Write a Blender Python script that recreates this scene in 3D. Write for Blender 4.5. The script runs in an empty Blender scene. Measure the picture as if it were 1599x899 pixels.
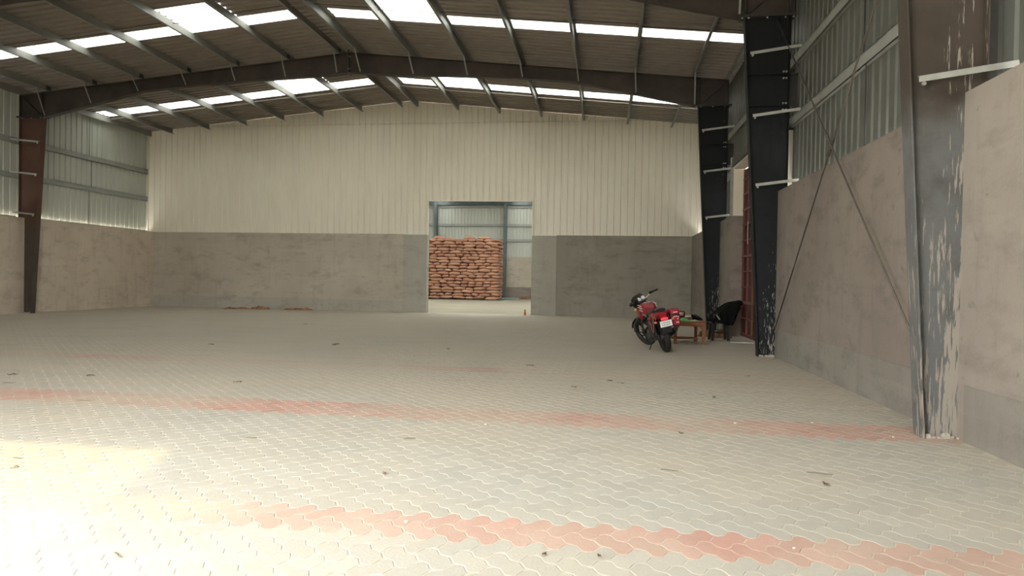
import bpy, bmesh, math, random
import numpy as np
from mathutils import Vector, Matrix

random.seed(7)
SC = bpy.context.scene
COL = SC.collection
rnd = random.uniform

# ------------------------------------------------------------------ camera
CAM_X, CAM_H = 7.7048, 1.3345
YAW, PITCH, ROLL, FPX = 0.1368, -0.0119, 0.0174, 1071.49
d = Vector((-math.sin(YAW) * math.cos(PITCH), math.cos(YAW) * math.cos(PITCH), math.sin(PITCH)))
r = Vector((math.cos(YAW), math.sin(YAW), 0))
u = r.cross(d)
cr, sr = math.cos(ROLL), math.sin(ROLL)
r2, u2 = r * cr + u * sr, u * cr - r * sr
cam_data = bpy.data.cameras.new('camera')
cam = bpy.data.objects.new('camera', cam_data)
COL.objects.link(cam)
cam_data.sensor_width = 36
cam_data.lens = 36 * FPX / 1599
cam_data.clip_end = 300
cam.matrix_world = Matrix(((r2.x, u2.x, -d.x, CAM_X), (r2.y, u2.y, -d.y, 0), (r2.z, u2.z, -d.z, CAM_H), (0, 0, 0, 1)))
SC.camera = cam

# ------------------------------------------------------------------ world, sun, exposure
world = bpy.data.worlds.new('world')
SC.world = world
world.use_nodes = True
bg = world.node_tree.nodes['Background']
bg.inputs['Color'].default_value = (1.0, 0.985, 0.95, 1)
bg.inputs['Strength'].default_value = 7.5

FRONT_Y = -0.5
OPEN_X0, OPEN_X1, OPEN_Z = 2.0, 6.06, 4.4             # front doorway
sun_data = bpy.data.lights.new('sun', 'SUN')
sun_data.energy = 1.1
sun_data.angle = math.radians(1.2)
sun_data.color = (1.0, 0.83, 0.36)
sun = bpy.data.objects.new('sun', sun_data)
COL.objects.link(sun)
SUN_EL = math.atan(OPEN_Z / ((4.85 - FRONT_Y) * 1.0436))
az = Vector((0.286, -0.958, 0)).normalized()            # towards the sun
to_sun = az * math.cos(SUN_EL) + Vector((0, 0, math.sin(SUN_EL)))
sun.rotation_euler = (-to_sun).to_track_quat('-Z', 'Y').to_euler()
sun.location = (0, -20, 20)

portal = bpy.data.lights.new('doorway_portal', 'AREA')
portal.shape = 'RECTANGLE'
portal.size, portal.size_y = OPEN_X1 - OPEN_X0, OPEN_Z
portal.cycles.is_portal = True
po = bpy.data.objects.new('doorway_portal', portal)
COL.objects.link(po)
po.location = ((OPEN_X0 + OPEN_X1) / 2, FRONT_Y, OPEN_Z / 2)
po.rotation_euler = (math.radians(90), 0, 0)            # faces +Y (into the hall)

vs = SC.view_settings
vs.view_transform = 'Standard'
vs.look = 'None'
vs.gamma = 1
vs.use_curve_mapping = False
vs.exposure = 1.76
SC.cycles.max_bounces = 10
SC.cycles.diffuse_bounces = 7
SC.cycles.transparent_max_bounces = 12
SC.cycles.use_denoising = True
SC.cycles.caustics_reflective = False
SC.cycles.caustics_refractive = False
SC.cycles.sample_clamp_indirect = 8

# ------------------------------------------------------------------ materials
class NT:
    def __init__(self, name):
        self.m = bpy.data.materials.new(name)
        self.m.use_nodes = True
        self.t = self.m.node_tree
        self.b = self.t.nodes['Principled BSDF']
    def n(self, typ, **kw):
        x = self.t.nodes.new(typ)
        for k, v in kw.items():
            setattr(x, k, v)
        return x
    def l(self, a, b):
        self.t.links.new(a, b)
    def pos(self, scale=(1, 1, 1)):
        g = self.n('ShaderNodeNewGeometry')
        mp = self.n('ShaderNodeMapping')
        mp.inputs['Scale'].default_value = scale
        self.l(g.outputs['Position'], mp.inputs['Vector'])
        return mp.outputs[0]
    def loc(self, scale=(1, 1, 1)):
        g = self.n('ShaderNodeTexCoord')
        mp = self.n('ShaderNodeMapping')
        mp.inputs['Scale'].default_value = scale
        self.l(g.outputs['Object'], mp.inputs['Vector'])
        return mp.outputs[0]
    def noise(self, vec, scale, detail=4, rough=.55):
        x = self.n('ShaderNodeTexNoise')
        x.inputs['Scale'].default_value = scale
        x.inputs['Detail'].default_value = detail
        x.inputs['Roughness'].default_value = rough
        self.l(vec, x.inputs['Vector'])
        return x.outputs['Fac']
    def ramp(self, fac, lo, hi, a=0.0, b=1.0):
        x = self.n('ShaderNodeMapRange')
        x.clamp = True
        for i, v in zip(('From Min', 'From Max', 'To Min', 'To Max'), (lo, hi, a, b)):
            x.inputs[i].default_value = v
        self.l(fac, x.inputs['Value'])
        return x.outputs[0]
    def mix(self, fac, a, b, mode='MIX'):
        x = self.n('ShaderNodeMix', data_type='RGBA', blend_type=mode)
        for s, v in ((0, fac), (6, a), (7, b)):
            if hasattr(v, 'is_linked') or hasattr(v, 'links'):
                self.l(v, x.inputs[s])
            elif s == 0:
                x.inputs[0].default_value = v
            else:
                x.inputs[s].default_value = (*v, 1)
        return x.outputs[2]
    def math(self, op, a, b=None):
        x = self.n('ShaderNodeMath', operation=op)
        for i, v in enumerate((a, b)):
            if v is None:
                continue
            if hasattr(v, 'links'):
                self.l(v, x.inputs[i])
            else:
                x.inputs[i].default_value = v
        return x.outputs[0]
    def bump(self, h, strength=.3, dist=.01):
        x = self.n('ShaderNodeBump')
        x.inputs['Strength'].default_value = strength
        x.inputs['Distance'].default_value = dist
        self.l(h, x.inputs['Height'])
        self.l(x.outputs[0], self.b.inputs['Normal'])
    def col(self, c):
        if hasattr(c, 'links'):
            self.l(c, self.b.inputs['Base Color'])
        else:
            self.b.inputs['Base Color'].default_value = (*c, 1)
    def rm(self, rough, metal=0.0, spec=.5):
        self.b.inputs['Roughness'].default_value = rough
        self.b.inputs['Metallic'].default_value = metal
        self.b.inputs['Specular IOR Level'].default_value = spec
    def z(self):
        g = self.n('ShaderNodeNewGeometry')
        s = self.n('ShaderNodeSeparateXYZ')
        self.l(g.outputs['Position'], s.inputs[0])
        return s.outputs

def mul(c, k):
    return tuple(x * k for x in c)

def plain(name, c, rough=.6, metal=0.0, var=.18, scale=6, bump=0, spec=.5, local=True):
    t = NT(name)
    v = t.loc() if local else t.pos()
    f = t.noise(v, scale)
    t.col(t.mix(t.ramp(f, .3, .7), mul(c, 1 - var), mul(c, 1 + var)))
    t.rm(rough, metal, spec)
    if bump:
        t.bump(t.noise(v, scale * 6), .5, bump)
    return t.m

def concrete(name, base, light, dark):
    t = NT(name)
    p = t.pos()
    c = t.mix(t.ramp(t.noise(p, .5, 5, .6), .35, .65), base, light)
    c = t.mix(t.ramp(t.noise(t.pos((1, 1, 2.2)), 1.6, 6, .65), .5, .72, 0, .75), c, dark)
    c = t.mix(t.ramp(t.noise(t.pos((2.2, 2.2, .35)), 2.2, 4, .6), .55, .72, 0, .4), c, dark)
    c = t.mix(t.ramp(t.noise(t.pos((.3, .3, 3)), 1.5, 3, .5), .55, .68, 0, .35), c, light)
    c = t.mix(t.ramp(t.noise(p, 7, 2, .5), .68, .76, 0, .5), c, mul(dark, .8))
    c = t.mix(t.ramp(t.noise(p, 40, 3, .7), .3, .8, 0, .25), c, mul(light, 1.15))
    t.col(c)
    t.rm(.9, 0, .25)
    t.bump(t.noise(p, 25, 5, .65), .35, .012)
    return t.m

def sheet_metal(name, c, dirt, rough=.42, dm=.5, spec=.5):
    t = NT(name)
    p = t.pos()
    k = t.mix(t.ramp(t.noise(t.pos((1, 1, .25)), 2.0, 4, .6), .35, .75, 0, dm), c, dirt)
    t.col(k)
    t.rm(rough, 0, spec)
    t.l(t.ramp(t.noise(p, 3), .3, .7, rough - .06, rough + .12), t.b.inputs['Roughness'])
    return t.m

def steel_paint(name, top, bottom, zt, splash, splash_top, sc=(16, 16, 2.2), amt=0.0):
    """painted column: one coat above zt, another below, cement slurry run down the foot"""
    t = NT(name)
    o = t.z()
    zz = t.math('ADD', o[2], t.math('MULTIPLY', t.noise(t.pos(), 2.5, 4), .8))
    c = t.mix(t.ramp(zz, zt + .2, zt + .6), bottom, top)
    c = t.mix(t.ramp(t.noise(t.pos(), 3, 5, .65), .45, .75, 0, .5), c, mul(top, .6))
    n = t.noise(t.pos(sc), 1.0, 5, .62)
    n2 = t.noise(t.pos((3, 3, .6)), 1.0, 3, .5)
    low = t.math('ADD', t.ramp(o[2], 0, splash_top, .10 + amt, -.12 + amt), t.ramp(o[0], 10.42, 10.8, -.10, .06))
    x = t.math('ADD', t.math('ADD', n, low), t.math('MULTIPLY', t.math('SUBTRACT', n2, .5), .35))
    c = t.mix(t.ramp(x, .585, .635), c, splash)
    t.col(c)
    t.rm(.62, 0, .22)
    t.bump(x, .2, .01)
    return t.m

M = {}
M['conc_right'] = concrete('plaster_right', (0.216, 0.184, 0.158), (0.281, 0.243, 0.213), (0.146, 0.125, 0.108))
M['conc_back_right_shaded'] = concrete('plaster_back_right_shaded', (0.252, 0.230, 0.190), (0.319, 0.293, 0.249), (0.174, 0.157, 0.129))  # back plaster darkened: shade at the right end put into the colour
M['conc_right_near_lit'] = concrete('plaster_right_near_lit', (0.270, 0.236, 0.205), (0.339, 0.301, 0.265), (0.190, 0.164, 0.143))  # right plaster lightened: stronger light near the front put into the colour
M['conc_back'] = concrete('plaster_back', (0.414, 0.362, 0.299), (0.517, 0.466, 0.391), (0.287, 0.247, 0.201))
M['conc_left'] = concrete('plaster_left', (0.504, 0.426, 0.342), (0.624, 0.540, 0.444), (0.360, 0.300, 0.240))
M['conc_band'] = concrete('plaster_band', (0.385, 0.356, 0.305), (0.460, 0.431, 0.374), (0.287, 0.265, 0.218))
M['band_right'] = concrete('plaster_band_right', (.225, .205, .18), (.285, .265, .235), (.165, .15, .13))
M['conc_jamb'] = concrete('plaster_jamb', (0.368, 0.351, 0.299), (0.425, 0.408, 0.351), (0.287, 0.270, 0.230))
M['far_floor'] = concrete('screed', (.24, .215, .17), (.28, .255, .2), (.19, .17, .13))
M['clad_back'] = sheet_metal('cream_sheet', (0.798, 0.752, 0.633), (0.684, 0.638, 0.524), .38)
M['clad_side'] = sheet_metal('grey_green_sheet', (0.506, 0.533, 0.484), (0.407, 0.424, 0.374), .40)  # same sheet as the back wall, its different lighting put into the colour
M['clad_right_shaded'] = sheet_metal('shaded_grey_green_sheet', (0.124, 0.130, 0.114), (0.094, 0.099, 0.087), .48)  # darker copy of the side sheet, the right wall's shade put into its colour
M['clad_roof'] = sheet_metal('roof_sheet_metal', (0.271, 0.235, 0.198), (0.211, 0.182, 0.152), .6, .6)
M['purlin'] = sheet_metal('purlin_steel', (0.226, 0.226, 0.204), (0.160, 0.161, 0.143), .42, .5)
M['girt'] = sheet_metal('girt_steel', (.34, .355, .33), (.25, .26, .24), .42, .5)
M['galv'] = plain('galvanised_angle', (.30, .305, .28), .5, .1, .12, 9)
M['rafter'] = plain('rafter_paint', (.046, .036, .030), .6, 0, .35, 1.6, 0, .4, local=False)
M['dark_plate'] = plain('dark_plate', (.030, .028, .027), .5, 0, .2, 5)
M['bolt'] = plain('zinc_bolt', (.55, .54, .50), .35, .6, .1, 20)
M['col_near'] = steel_paint('column_grey_brown', (.066, .053, .043), (.125, .129, .129), 2.9, (.29, .262, .23), 4.0, (38, 38, 3.2), .055)
M['col_blue'] = steel_paint('column_blue_grey', (.0085, .0098, .0108), (.0125, .015, .017), 4, (.36, .345, .315), 2.6, (55, 55, 8), -.045)
M['col_left'] = steel_paint('column_red_brown', (.105, .058, .043), (.085, .072, .062), 2.8, (.22, .19, .16), 2.6, (20, 20, 1.2))
M['rod'] = plain('brace_rod_steel', (.10, .085, .07), .5, .3, .2, 6)
M['rod_dark'] = plain('dark_rod', (.03, .028, .027), .5, .2, .2, 6)
M['red_door'] = plain('red_oxide_door', (.065, .012, .010), .6, 0, .3, 3, 0, .4)
M['red_frame'] = plain('red_oxide_angle', (.15, .045, .036), .6, 0, .25, 5)
M['blue_grey'] = plain('blue_grey_paint', (.10, .125, .135), .5, 0, .15, 4)
M['jute'] = None

t = NT('jute')
o = t.n('ShaderNodeObjectInfo')
c = t.mix(o.outputs['Random'], (.34, .18, .122), (.47, .27, .192))
c = t.mix(t.ramp(t.noise(t.loc(), 5, 5, .6), .35, .7, 0, .5), c, (.33, .17, .115))
t.col(c)
t.rm(.95, 0, .1)
t.bump(t.noise(t.loc((1, 1, 1)), 60, 2), .4, .01)
M['jute'] = t.m

t = NT('translucent_skylight')
tr = t.n('ShaderNodeBsdfTranslucent')
n = t.noise(t.pos(), 3, 4)
t.l(t.mix(t.ramp(n, .3, .7), (.22, .23, .222), (.285, .292, .282)), tr.inputs['Color'])
out = t.t.nodes['Material Output']
t.b.inputs['Base Color'].default_value = (.8, .82, .8, 1)
t.b.inputs['Roughness'].default_value = .4
mx = t.n('ShaderNodeMixShader')
mx.inputs[0].default_value = .85
t.l(t.b.outputs[0], mx.inputs[1])
t.l(tr.outputs[0], mx.inputs[2])
t.l(mx.outputs[0], out.inputs['Surface'])
M['skylight'] = t.m

def paver_mat(name, c1, c2, worn, wear):
    t = NT(name)
    oi = t.n('ShaderNodeObjectInfo')
    at = t.n('ShaderNodeAttribute', attribute_name='tint')
    f = t.math('FRACT', t.math('ADD', oi.outputs['Random'], at.outputs['Fac']))
    p = t.pos()
    c = t.mix(f, c1, c2)
    c = t.mix(t.ramp(t.noise(p, 30, 4, .7), .35, .75, 0, .35), c, mul(c1, .78))
    g_ = t.n('ShaderNodeSeparateXYZ')
    t.l(p, g_.inputs[0])
    dust = t.math('MINIMUM', t.math('ADD', t.ramp(t.noise(p, .55, 5, .6), .35, .62, wear[0], wear[1]), t.math('ADD', t.ramp(g_.outputs[1], 4.3, 9, 0, wear[2]), t.math('MULTIPLY', t.ramp(g_.outputs[0], 4.9, 5.9, wear[3], 0), t.ramp(g_.outputs[1], 4.6, 5.2, 1, 0)))), .93)
    c = t.mix(dust, c, worn)
    c = t.mix(t.ramp(t.noise(t.pos((.5, 1.6, 1)), 1.2, 5, .65), .5, .75, 0, .45), c, mul(worn, .80))
    c = t.mix(t.ramp(t.noise(p, 9, 5, .7), .58, .8, 0, .45), c, mul(worn, 1.12))
    t.col(c)
    t.rm(.85, 0, .25)
    t.bump(t.noise(p, 60, 5, .7), .35, .006)
    return t.m
SAND = (.45, .40, .325)
M['paver_grey'] = paver_mat('grey_paver', (.355, .35, .32), (.42, .412, .372), SAND, (.15, .6, .5, 0))
M['paver_red'] = paver_mat('red_paver', (.42, .20, .165), (.52, .285, .24), SAND, (.12, .72, .42, .9))
t = NT('joint_sand')
t.col(t.mix(t.ramp(t.noise(t.pos(), 5, 5, .7), .3, .7), (.42, .385, .31), (.55, .515, .43)))
t.rm(.95, 0, .1)
M['sand'] = t.m
M['ground'] = plain('yard_concrete', (.50, .46, .38), .9, 0, .12, .4, 0, .2, local=False)
M['black_plastic'] = plain('black_plastic', (.008, .008, .0085), .5, 0, .2, 8)
M['black_rubber'] = plain('tyre_rubber', (.026, .024, .021), .9, 0, .25, 12, 0, .2)
M['moto_red'] = plain('red_paint', (.25, .010, .018), .30, 0, .08, 3)
M['moto_red_bag'] = plain('red_nylon', (.30, .014, .03), .65, 0, .15, 8)
M['chrome'] = plain('chrome', (.75, .75, .73), .18, 1.0, .05, 6)
M['alloy'] = plain('engine_alloy', (.09, .088, .082), .45, .6, .25, 9)
M['black_metal'] = plain('black_metal', (.012, .0115, .0115), .42, .1, .15, 9)
M['white_plate'] = plain('white_plate', (.74, .74, .72), .45, 0, .05, 6)
M['ink'] = plain('dark_lettering', (.05, .05, .06), .6, 0, .1, 9)
M['tail_red'] = None
t = NT('lit_tail_lens')
t.col((.8, .02, .03))
t.b.inputs['Emission Color'].default_value = (1, .03, .05, 1)
t.b.inputs['Emission Strength'].default_value = .55
t.rm(.25)
M['tail_red'] = t.m
M['yellow'] = plain('yellow_plastic', (.55, .40, .10), .5, 0, .12, 8)
M['rope'] = plain('faded_red_rope', (.45, .15, .12), .8, 0, .2, 20)
M['white_paint'] = plain('white_print', (.70, .66, .66), .5, 0, .08, 9)
M['wood'] = None
t = NT('table_wood')
v = t.loc((3, 3, 22))
c = t.mix(t.ramp(t.noise(v, 1.2, 5, .6), .3, .7), (.22, .085, .047), (.33, .14, .078))
t.col(c)
t.rm(.6, 0, .3)
M['wood'] = t.m
M['cloth_black'] = plain('black_cloth', (.007, .007, .007), .95, 0, .3, 9, .01, .1)
M['green'] = plain('green_film', (.12, .42, .13), .5, 0, .2, 10)
M['pale_green'] = plain('pale_green_film', (.50, .58, .36), .5, 0, .2, 10)
M['tan'] = plain('tan_card', (.46, .31, .14), .8, 0, .15, 8)
M['brown'] = plain('brown_card', (.15, .085, .055), .8, 0, .2, 8)
M['pink'] = plain('pink_label', (.45, .17, .20), .6, 0, .3, 22)
M['burlap'] = plain('brown_sacking', (.30, .175, .095), .95, 0, .45, 7, .02, .1)
M['leaf'] = plain('dry_leaf', (.19, .13, .075), .9, 0, .4, 20)
M['twig'] = plain('dry_twig', (.14, .11, .075), .9, 0, .3, 14)
M['paper'] = plain('white_scrap', (.60, .58, .52), .8, 0, .1, 14)
M['cyan'] = plain('blue_plastic_sheet', (.05, .26, .33), .5, 0, .15, 9)
M['orange'] = plain('orange_plastic', (.55, .16, .06), .5, 0, .2, 9)
M['tarp'] = plain('dark_tarpaulin', (.06, .055, .045), .8, 0, .3, 4)

# ------------------------------------------------------------------ mesh builder
class MB:
    def __init__(self):
        self.v, self.f, self.mi = [], [], []
    def add(self, vs, fs, mi=0):
        o = len(self.v)
        self.v += [tuple(x) for x in vs]
        self.f += [tuple(i + o for i in q) for q in fs]
        self.mi += [mi] * len(fs)
        return self
    def box(self, lo, hi, mi=0, ch=0.0, mat=None):
        x0, y0, z0 = lo
        x1, y1, z1 = hi
        if ch <= 0:
            vs = [(x0, y0, z0), (x1, y0, z0), (x1, y1, z0), (x0, y1, z0), (x0, y0, z1), (x1, y0, z1), (x1, y1, z1), (x0, y1, z1)]
            fs = [(0, 3, 2, 1), (4, 5, 6, 7), (0, 1, 5, 4), (1, 2, 6, 5), (2, 3, 7, 6), (3, 0, 4, 7)]
        else:
            bm = bmesh.new()
            bmesh.ops.create_cube(bm, size=1)
            for q in bm.verts:
                q.co = Vector(((x0 + x1) / 2 + q.co.x * (x1 - x0), (y0 + y1) / 2 + q.co.y * (y1 - y0), (z0 + z1) / 2 + q.co.z * (z1 - z0)))
            bmesh.ops.bevel(bm, geom=bm.edges[:], offset=ch, segments=2, affect='EDGES', profile=.6)
            bm.verts.index_update()
            vs = [q.co.copy() for q in bm.verts]
            fs = [[q.index for q in g.verts] for g in bm.faces]
            bm.free()
        if mat is not None:
            vs = [mat @ Vector(q) for q in vs]
        return self.add(vs, fs, mi)
    def beam(self, p, q, w, h, up=(0, 0, 1), mi=0):
        """rectangular bar from p to q, w across, h along up"""
        p, q = Vector(p), Vector(q)
        a = (q - p).normalized()
        s = a.cross(Vector(up)).normalized()
        n = s.cross(a).normalized()
        vs = []
        for c in (p, q):
            for i, j in ((-1, -1), (1, -1), (1, 1), (-1, 1)):
                vs.append(c + s * (i * w / 2) + n * (j * h / 2))
        return self.add(vs, [(0, 1, 2, 3), (7, 6, 5, 4), (0, 4, 5, 1), (1, 5, 6, 2), (2, 6, 7, 3), (3, 7, 4, 0)], mi)
    def tube(self, pts, rad, seg=8, mi=0, caps=True):
        pts = [Vector(q) for q in pts]
        if not hasattr(rad, '__len__'):
            rad = [rad] * len(pts)
        vs, fs = [], []
        prev = None
        for i, q in enumerate(pts):
            a = (pts[min(i + 1, len(pts) - 1)] - pts[max(i - 1, 0)]).normalized()
            if prev is None:
                s = a.orthogonal().normalized()
            else:
                s = (prev - a * prev.dot(a)).normalized()
            prev = s
            n = a.cross(s)
            for k in range(seg):
                g = 2 * math.pi * k / seg
                vs.append(q + (s * math.cos(g) + n * math.sin(g)) * rad[i])
        for i in range(len(pts) - 1):
            for k in range(seg):
                k2 = (k + 1) % seg
                fs.append((i * seg + k, i * seg + k2, (i + 1) * seg + k2, (i + 1) * seg + k))
        if caps:
            fs.append(tuple(range(seg - 1, -1, -1)))
            fs.append(tuple((len(pts) - 1) * seg + k for k in range(seg)))
        return self.add(vs, fs, mi)
    def cyl(self, p, q, r0, r1=None, seg=16, mi=0):
        return self.tube([p, q], [r0, r0 if r1 is None else r1], seg, mi)
    def prism(self, poly, axis, a, b, mi=0):
        """polygon extruded along axis ('x': poly is (y,z); 'y': (x,z); 'z': (x,y))"""
        def P(c, t):
            return (t, c[0], c[1]) if axis == 'x' else ((c[0], t, c[1]) if axis == 'y' else (c[0], c[1], t))
        n = len(poly)
        vs = [P(c, a) for c in poly] + [P(c, b) for c in poly]
        fs = [tuple(range(n)), tuple(range(2 * n - 1, n - 1, -1))]
        fs += [(i, i + n, (i + 1) % n + n, (i + 1) % n) for i in range(n)]
        return self.add(vs, fs, mi)
    def strip(self, A, B, mi=0):
        """quads between two polylines"""
        n = len(A)
        return self.add(list(A) + list(B), [(i, i + 1, n + i + 1, n + i) for i in range(n - 1)], mi)
    def torus(self, c, R, rx, ry, seg=40, k=10, mi=0):
        """wheel-like ring about the x axis through c: rx half width, ry radial half height"""
        vs, fs = [], []
        for i in range(seg):
            a = 2 * math.pi * i / seg
            for j in range(k):
                g = 2 * math.pi * j / k
                rr = R + ry * math.cos(g)
                vs.append((c[0] + rx * math.sin(g), c[1] + rr * math.cos(a), c[2] + rr * math.sin(a)))
        for i in range(seg):
            for j in range(k):
                i2, j2 = (i + 1) % seg, (j + 1) % k
                fs.append((i * k + j, i2 * k + j, i2 * k + j2, i * k + j2))
        return self.add(vs, fs, mi)
    def ell(self, c, rad, pw=1.0, seg=20, rings=12, mi=0, fn=None):
        """(super)ellipsoid"""
        def sp(x, e):
            return math.copysign(abs(x) ** e, x)
        vs, fs = [], []
        for i in range(rings + 1):
            ph = -math.pi / 2 + math.pi * i / rings
            for k in range(seg):
                th = 2 * math.pi * k / seg
                q = Vector((sp(math.cos(ph), pw) * sp(math.cos(th), pw) * rad[0], sp(math.cos(ph), pw) * sp(math.sin(th), pw) * rad[1], sp(math.sin(ph), pw) * rad[2]))
                if fn:
                    q = fn(q)
                vs.append(Vector(c) + q)
        for i in range(rings):
            for k in range(seg):
                k2 = (k + 1) % seg
                fs.append((i * seg + k, i * seg + k2, (i + 1) * seg + k2, (i + 1) * seg + k))
        return self.add(vs, fs, mi)
    def loft(self, secs, mi=0, caps=True):
        n = len(secs[0])
        vs = [q for s in secs for q in s]
        fs = []
        for i in range(len(secs) - 1):
            for k in range(n):
                k2 = (k + 1) % n
                fs.append((i * n + k, i * n + k2, (i + 1) * n + k2, (i + 1) * n + k))
        if caps:
            fs.append(tuple(range(n - 1, -1, -1)))
            fs.append(tuple((len(secs) - 1) * n + k for k in range(n)))
        return self.add(vs, fs, mi)
    def mesh(self, name, mats, smooth=False, fix=False):
        me = bpy.data.meshes.new(name)
        me.from_pydata(self.v, [], self.f)
        if not isinstance(mats, (list, tuple)):
            mats = [mats]
        for m in mats:
            me.materials.append(m)
        if len(mats) > 1:
            me.polygons.foreach_set('material_index', self.mi)
        if fix:
            bm = bmesh.new()
            bm.from_mesh(me)
            bmesh.ops.recalc_face_normals(bm, faces=bm.faces[:])
            bm.to_mesh(me)
            bm.free()
        if smooth:
            me.polygons.foreach_set('use_smooth', [True] * len(me.polygons))
            if smooth == 'angle':
                try:
                    me.set_sharp_from_angle(angle=math.radians(40))
                except Exception:
                    pass
        me.update()
        return me
    def build(self, name, mats, parent=None, smooth=False, fix=True):
        o = bpy.data.objects.new(name, self.mesh(name, mats, smooth, fix))
        COL.objects.link(o)
        if parent is not None:
            o.parent = parent
        return o

def tag(o, label, cat, group=None, kind=None):
    o['label'] = label
    o['category'] = cat
    if group:
        o['group'] = group
    if kind:
        o['kind'] = kind
    return o

def thing(name, label, cat, loc=(0, 0, 0), rot=(0, 0, 0), group=None, kind=None):
    o = bpy.data.objects.new(name, None)
    o.empty_display_size = .1
    COL.objects.link(o)
    o.location = loc
    o.rotation_euler = rot
    return tag(o, label, cat, group, kind)

ORD = 'first second third fourth fifth sixth seventh eighth ninth tenth eleventh twelfth thirteenth fourteenth fifteenth sixteenth seventeenth eighteenth nineteenth twentieth'.split()
def linked(name, me, parent=None, loc=(0, 0, 0), rot=(0, 0, 0)):
    o = bpy.data.objects.new(name, me)
    COL.objects.link(o)
    o.location = loc
    o.rotation_euler = rot
    if parent is not None:
        o.parent = parent
    return o

# ------------------------------------------------------------------ hall dimensions
W = 10.80                  # inner face of the plastered walls
YB = 26.0                  # back wall
HC = 3.05                  # height of the plastered part
SL = 0.0962                # roof slope
ZE = 7.20                  # underside of roof at |x| = W
FRAMES = (6.55, 13.2, 19.67)
def zroof(x):
    return ZE + SL * (W - abs(x))

# rib profile of the sheets -------------------------------------------------
PITCH_R, RIB = .25, .030
def rib_points(a, b, off=0.0):
    """(coordinate, height) pairs of the trapezoid profile between a and b"""
    br = []
    k0 = math.floor((a - off) / PITCH_R) - 1
    k1 = math.ceil((b - off) / PITCH_R) + 1
    for k in range(int(k0), int(k1)):
        s = off + k * PITCH_R
        br += [(s, 0), (s + .168, 0), (s + .186, RIB), (s + .232, RIB)]
    out = []
    for (s0, h0), (s1, h1) in zip(br, br[1:]):
        if a <= s0 <= b and (not out or s0 > out[-1][0] + 1e-5):
            out.append((s0, h0))
        for e in (a, b):
            if s0 < e < s1:
                out.append((e, h0 + (h1 - h0) * (e - s0) / (s1 - s0)))
    out.sort()
    return out

def vsheet(axis, a, b, plane, sgn, zb, zt, name, mat, parent, zbs=None):
    """vertical profiled sheet; axis 'x' runs along x at y=plane, ribs push out by sgn"""
    pr = rib_points(a, b)
    bot, top = [], []
    for s, h in pr:
        z1 = zt(s) if callable(zt) else zt
        q = plane + sgn * h
        bot.append((s, q, zb) if axis == 'x' else (q, s, zb))
        top.append((s, q, z1) if axis == 'x' else (q, s, z1))
    return MB().strip(bot, top).build(name, mat, parent, fix=False)

# ------------------------------------------------------------------ floor of interlocking pavers
floor = thing('floor', 'floor of grey zigzag concrete pavers with faded red cross stripes', 'floor', kind='structure')
MB().box((-11.2, FRONT_Y, -.12), (11.2, 26.3, -.0024)).build('sand_bed', M['sand'], floor)
PW = .12
S2 = math.sqrt(.5)
def warp(a, b):
    """zigzag edges: shifts every unit edge into an S, zero at the lattice corners"""
    A = .095
    def tri(t):
        t = t - math.floor(t)
        return (4 * t if t < .25 else (2 - 4 * t if t < .75 else 4 * t - 4))
    return a + A * tri(b), b + A * tri(a)
def paver_outline(cells_w, cells_h, inset):
    pts = []
    def edge(x0, y0, x1, y1):
        L = int(round(abs(x1 - x0) + abs(y1 - y0)))
        for k in range(L):
            for t in (0, .25, .75):
                s = (k + t) / L
                pts.append((x0 + (x1 - x0) * s, y0 + (y1 - y0) * s))
    edge(0, 0, cells_w, 0)
    edge(cells_w, 0, cells_w, cells_h)
    edge(cells_w, cells_h, 0, cells_h)
    edge(0, cells_h, 0, 0)
    cx, cy = cells_w / 2, cells_h / 2
    out = []
    for x, y in pts:
        wx, wy = warp(x, y)
        # pull in for the joint
        sx = (cells_w / 2 - inset / PW) / (cells_w / 2)
        sy = (cells_h / 2 - inset / PW) / (cells_h / 2)
        wx, wy = cx + (wx - cx) * sx, cy + (wy - cy) * sy
        # rotate -45 deg and scale
        out.append(((wx + wy) * S2 * PW, (wy - wx) * S2 * PW))
    return out
def paver_mesh(cw, chh):
    mid = ((cw + chh) / 2 * S2 * PW, (chh - cw) / 2 * S2 * PW)
    o0 = [(x - mid[0], y - mid[1]) for x, y in paver_outline(cw, chh, .0027)]
    o1 = [(x - mid[0], y - mid[1]) for x, y in paver_outline(cw, chh, .0066)]
    n = len(o0)
    vs = [(x, y, -.011) for x, y in o0] + [(x, y, -.0014) for x, y in o0] + [(x, y, 0) for x, y in o1]
    fs = []
    for a in (0, n):
        fs += [(a + i, a + (i + 1) % n, a + n + (i + 1) % n, a + n + i) for i in range(n)]
    fs.append(tuple(range(2 * n, 3 * n)))
    return np.array(vs), fs, mid
PV = [paver_mesh(2, 1), paver_mesh(1, 2)]
STRIPES = ((3.60, .175), (6.62, .30), (9.95, .32))
ROW_H = 2 * math.sqrt(2) * PW
ROW0 = 3.60                                   # centre line of the first red stripe
places = []
YMAX = 25.98
for m in range(-16, int((YMAX - ROW0) / ROW_H) + 2):
    for i in range(-200, 200):
        for kind in (0, 1):
            # lattice (1,1)->x, (2,-2)->-y ; H at (0,0) 2x1 ; V at (0,1) 1x2
            bx, by = (1.0, .5) if kind == 0 else (.5, 2.0)
            x = (bx + by) * S2 * PW + i * math.sqrt(2) * PW
            y = (by - bx) * S2 * PW - (.177 * PW / .12) * .0 + m * ROW_H + ROW0 - .042
            if y < .2 or y > YMAX or abs(x) > 10.78:
                continue
            # keep what the camera (or one a step aside) can see
            dx, dy = x - CAM_X, y
            if dy < 1.2 or dx < -dy * 1.05 - 1.6 or dx > dy * .75 + 1.6:
                continue
            places.append((x, y, kind, any(abs(y - c_) < w_ for c_, w_ in STRIPES)))
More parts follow.
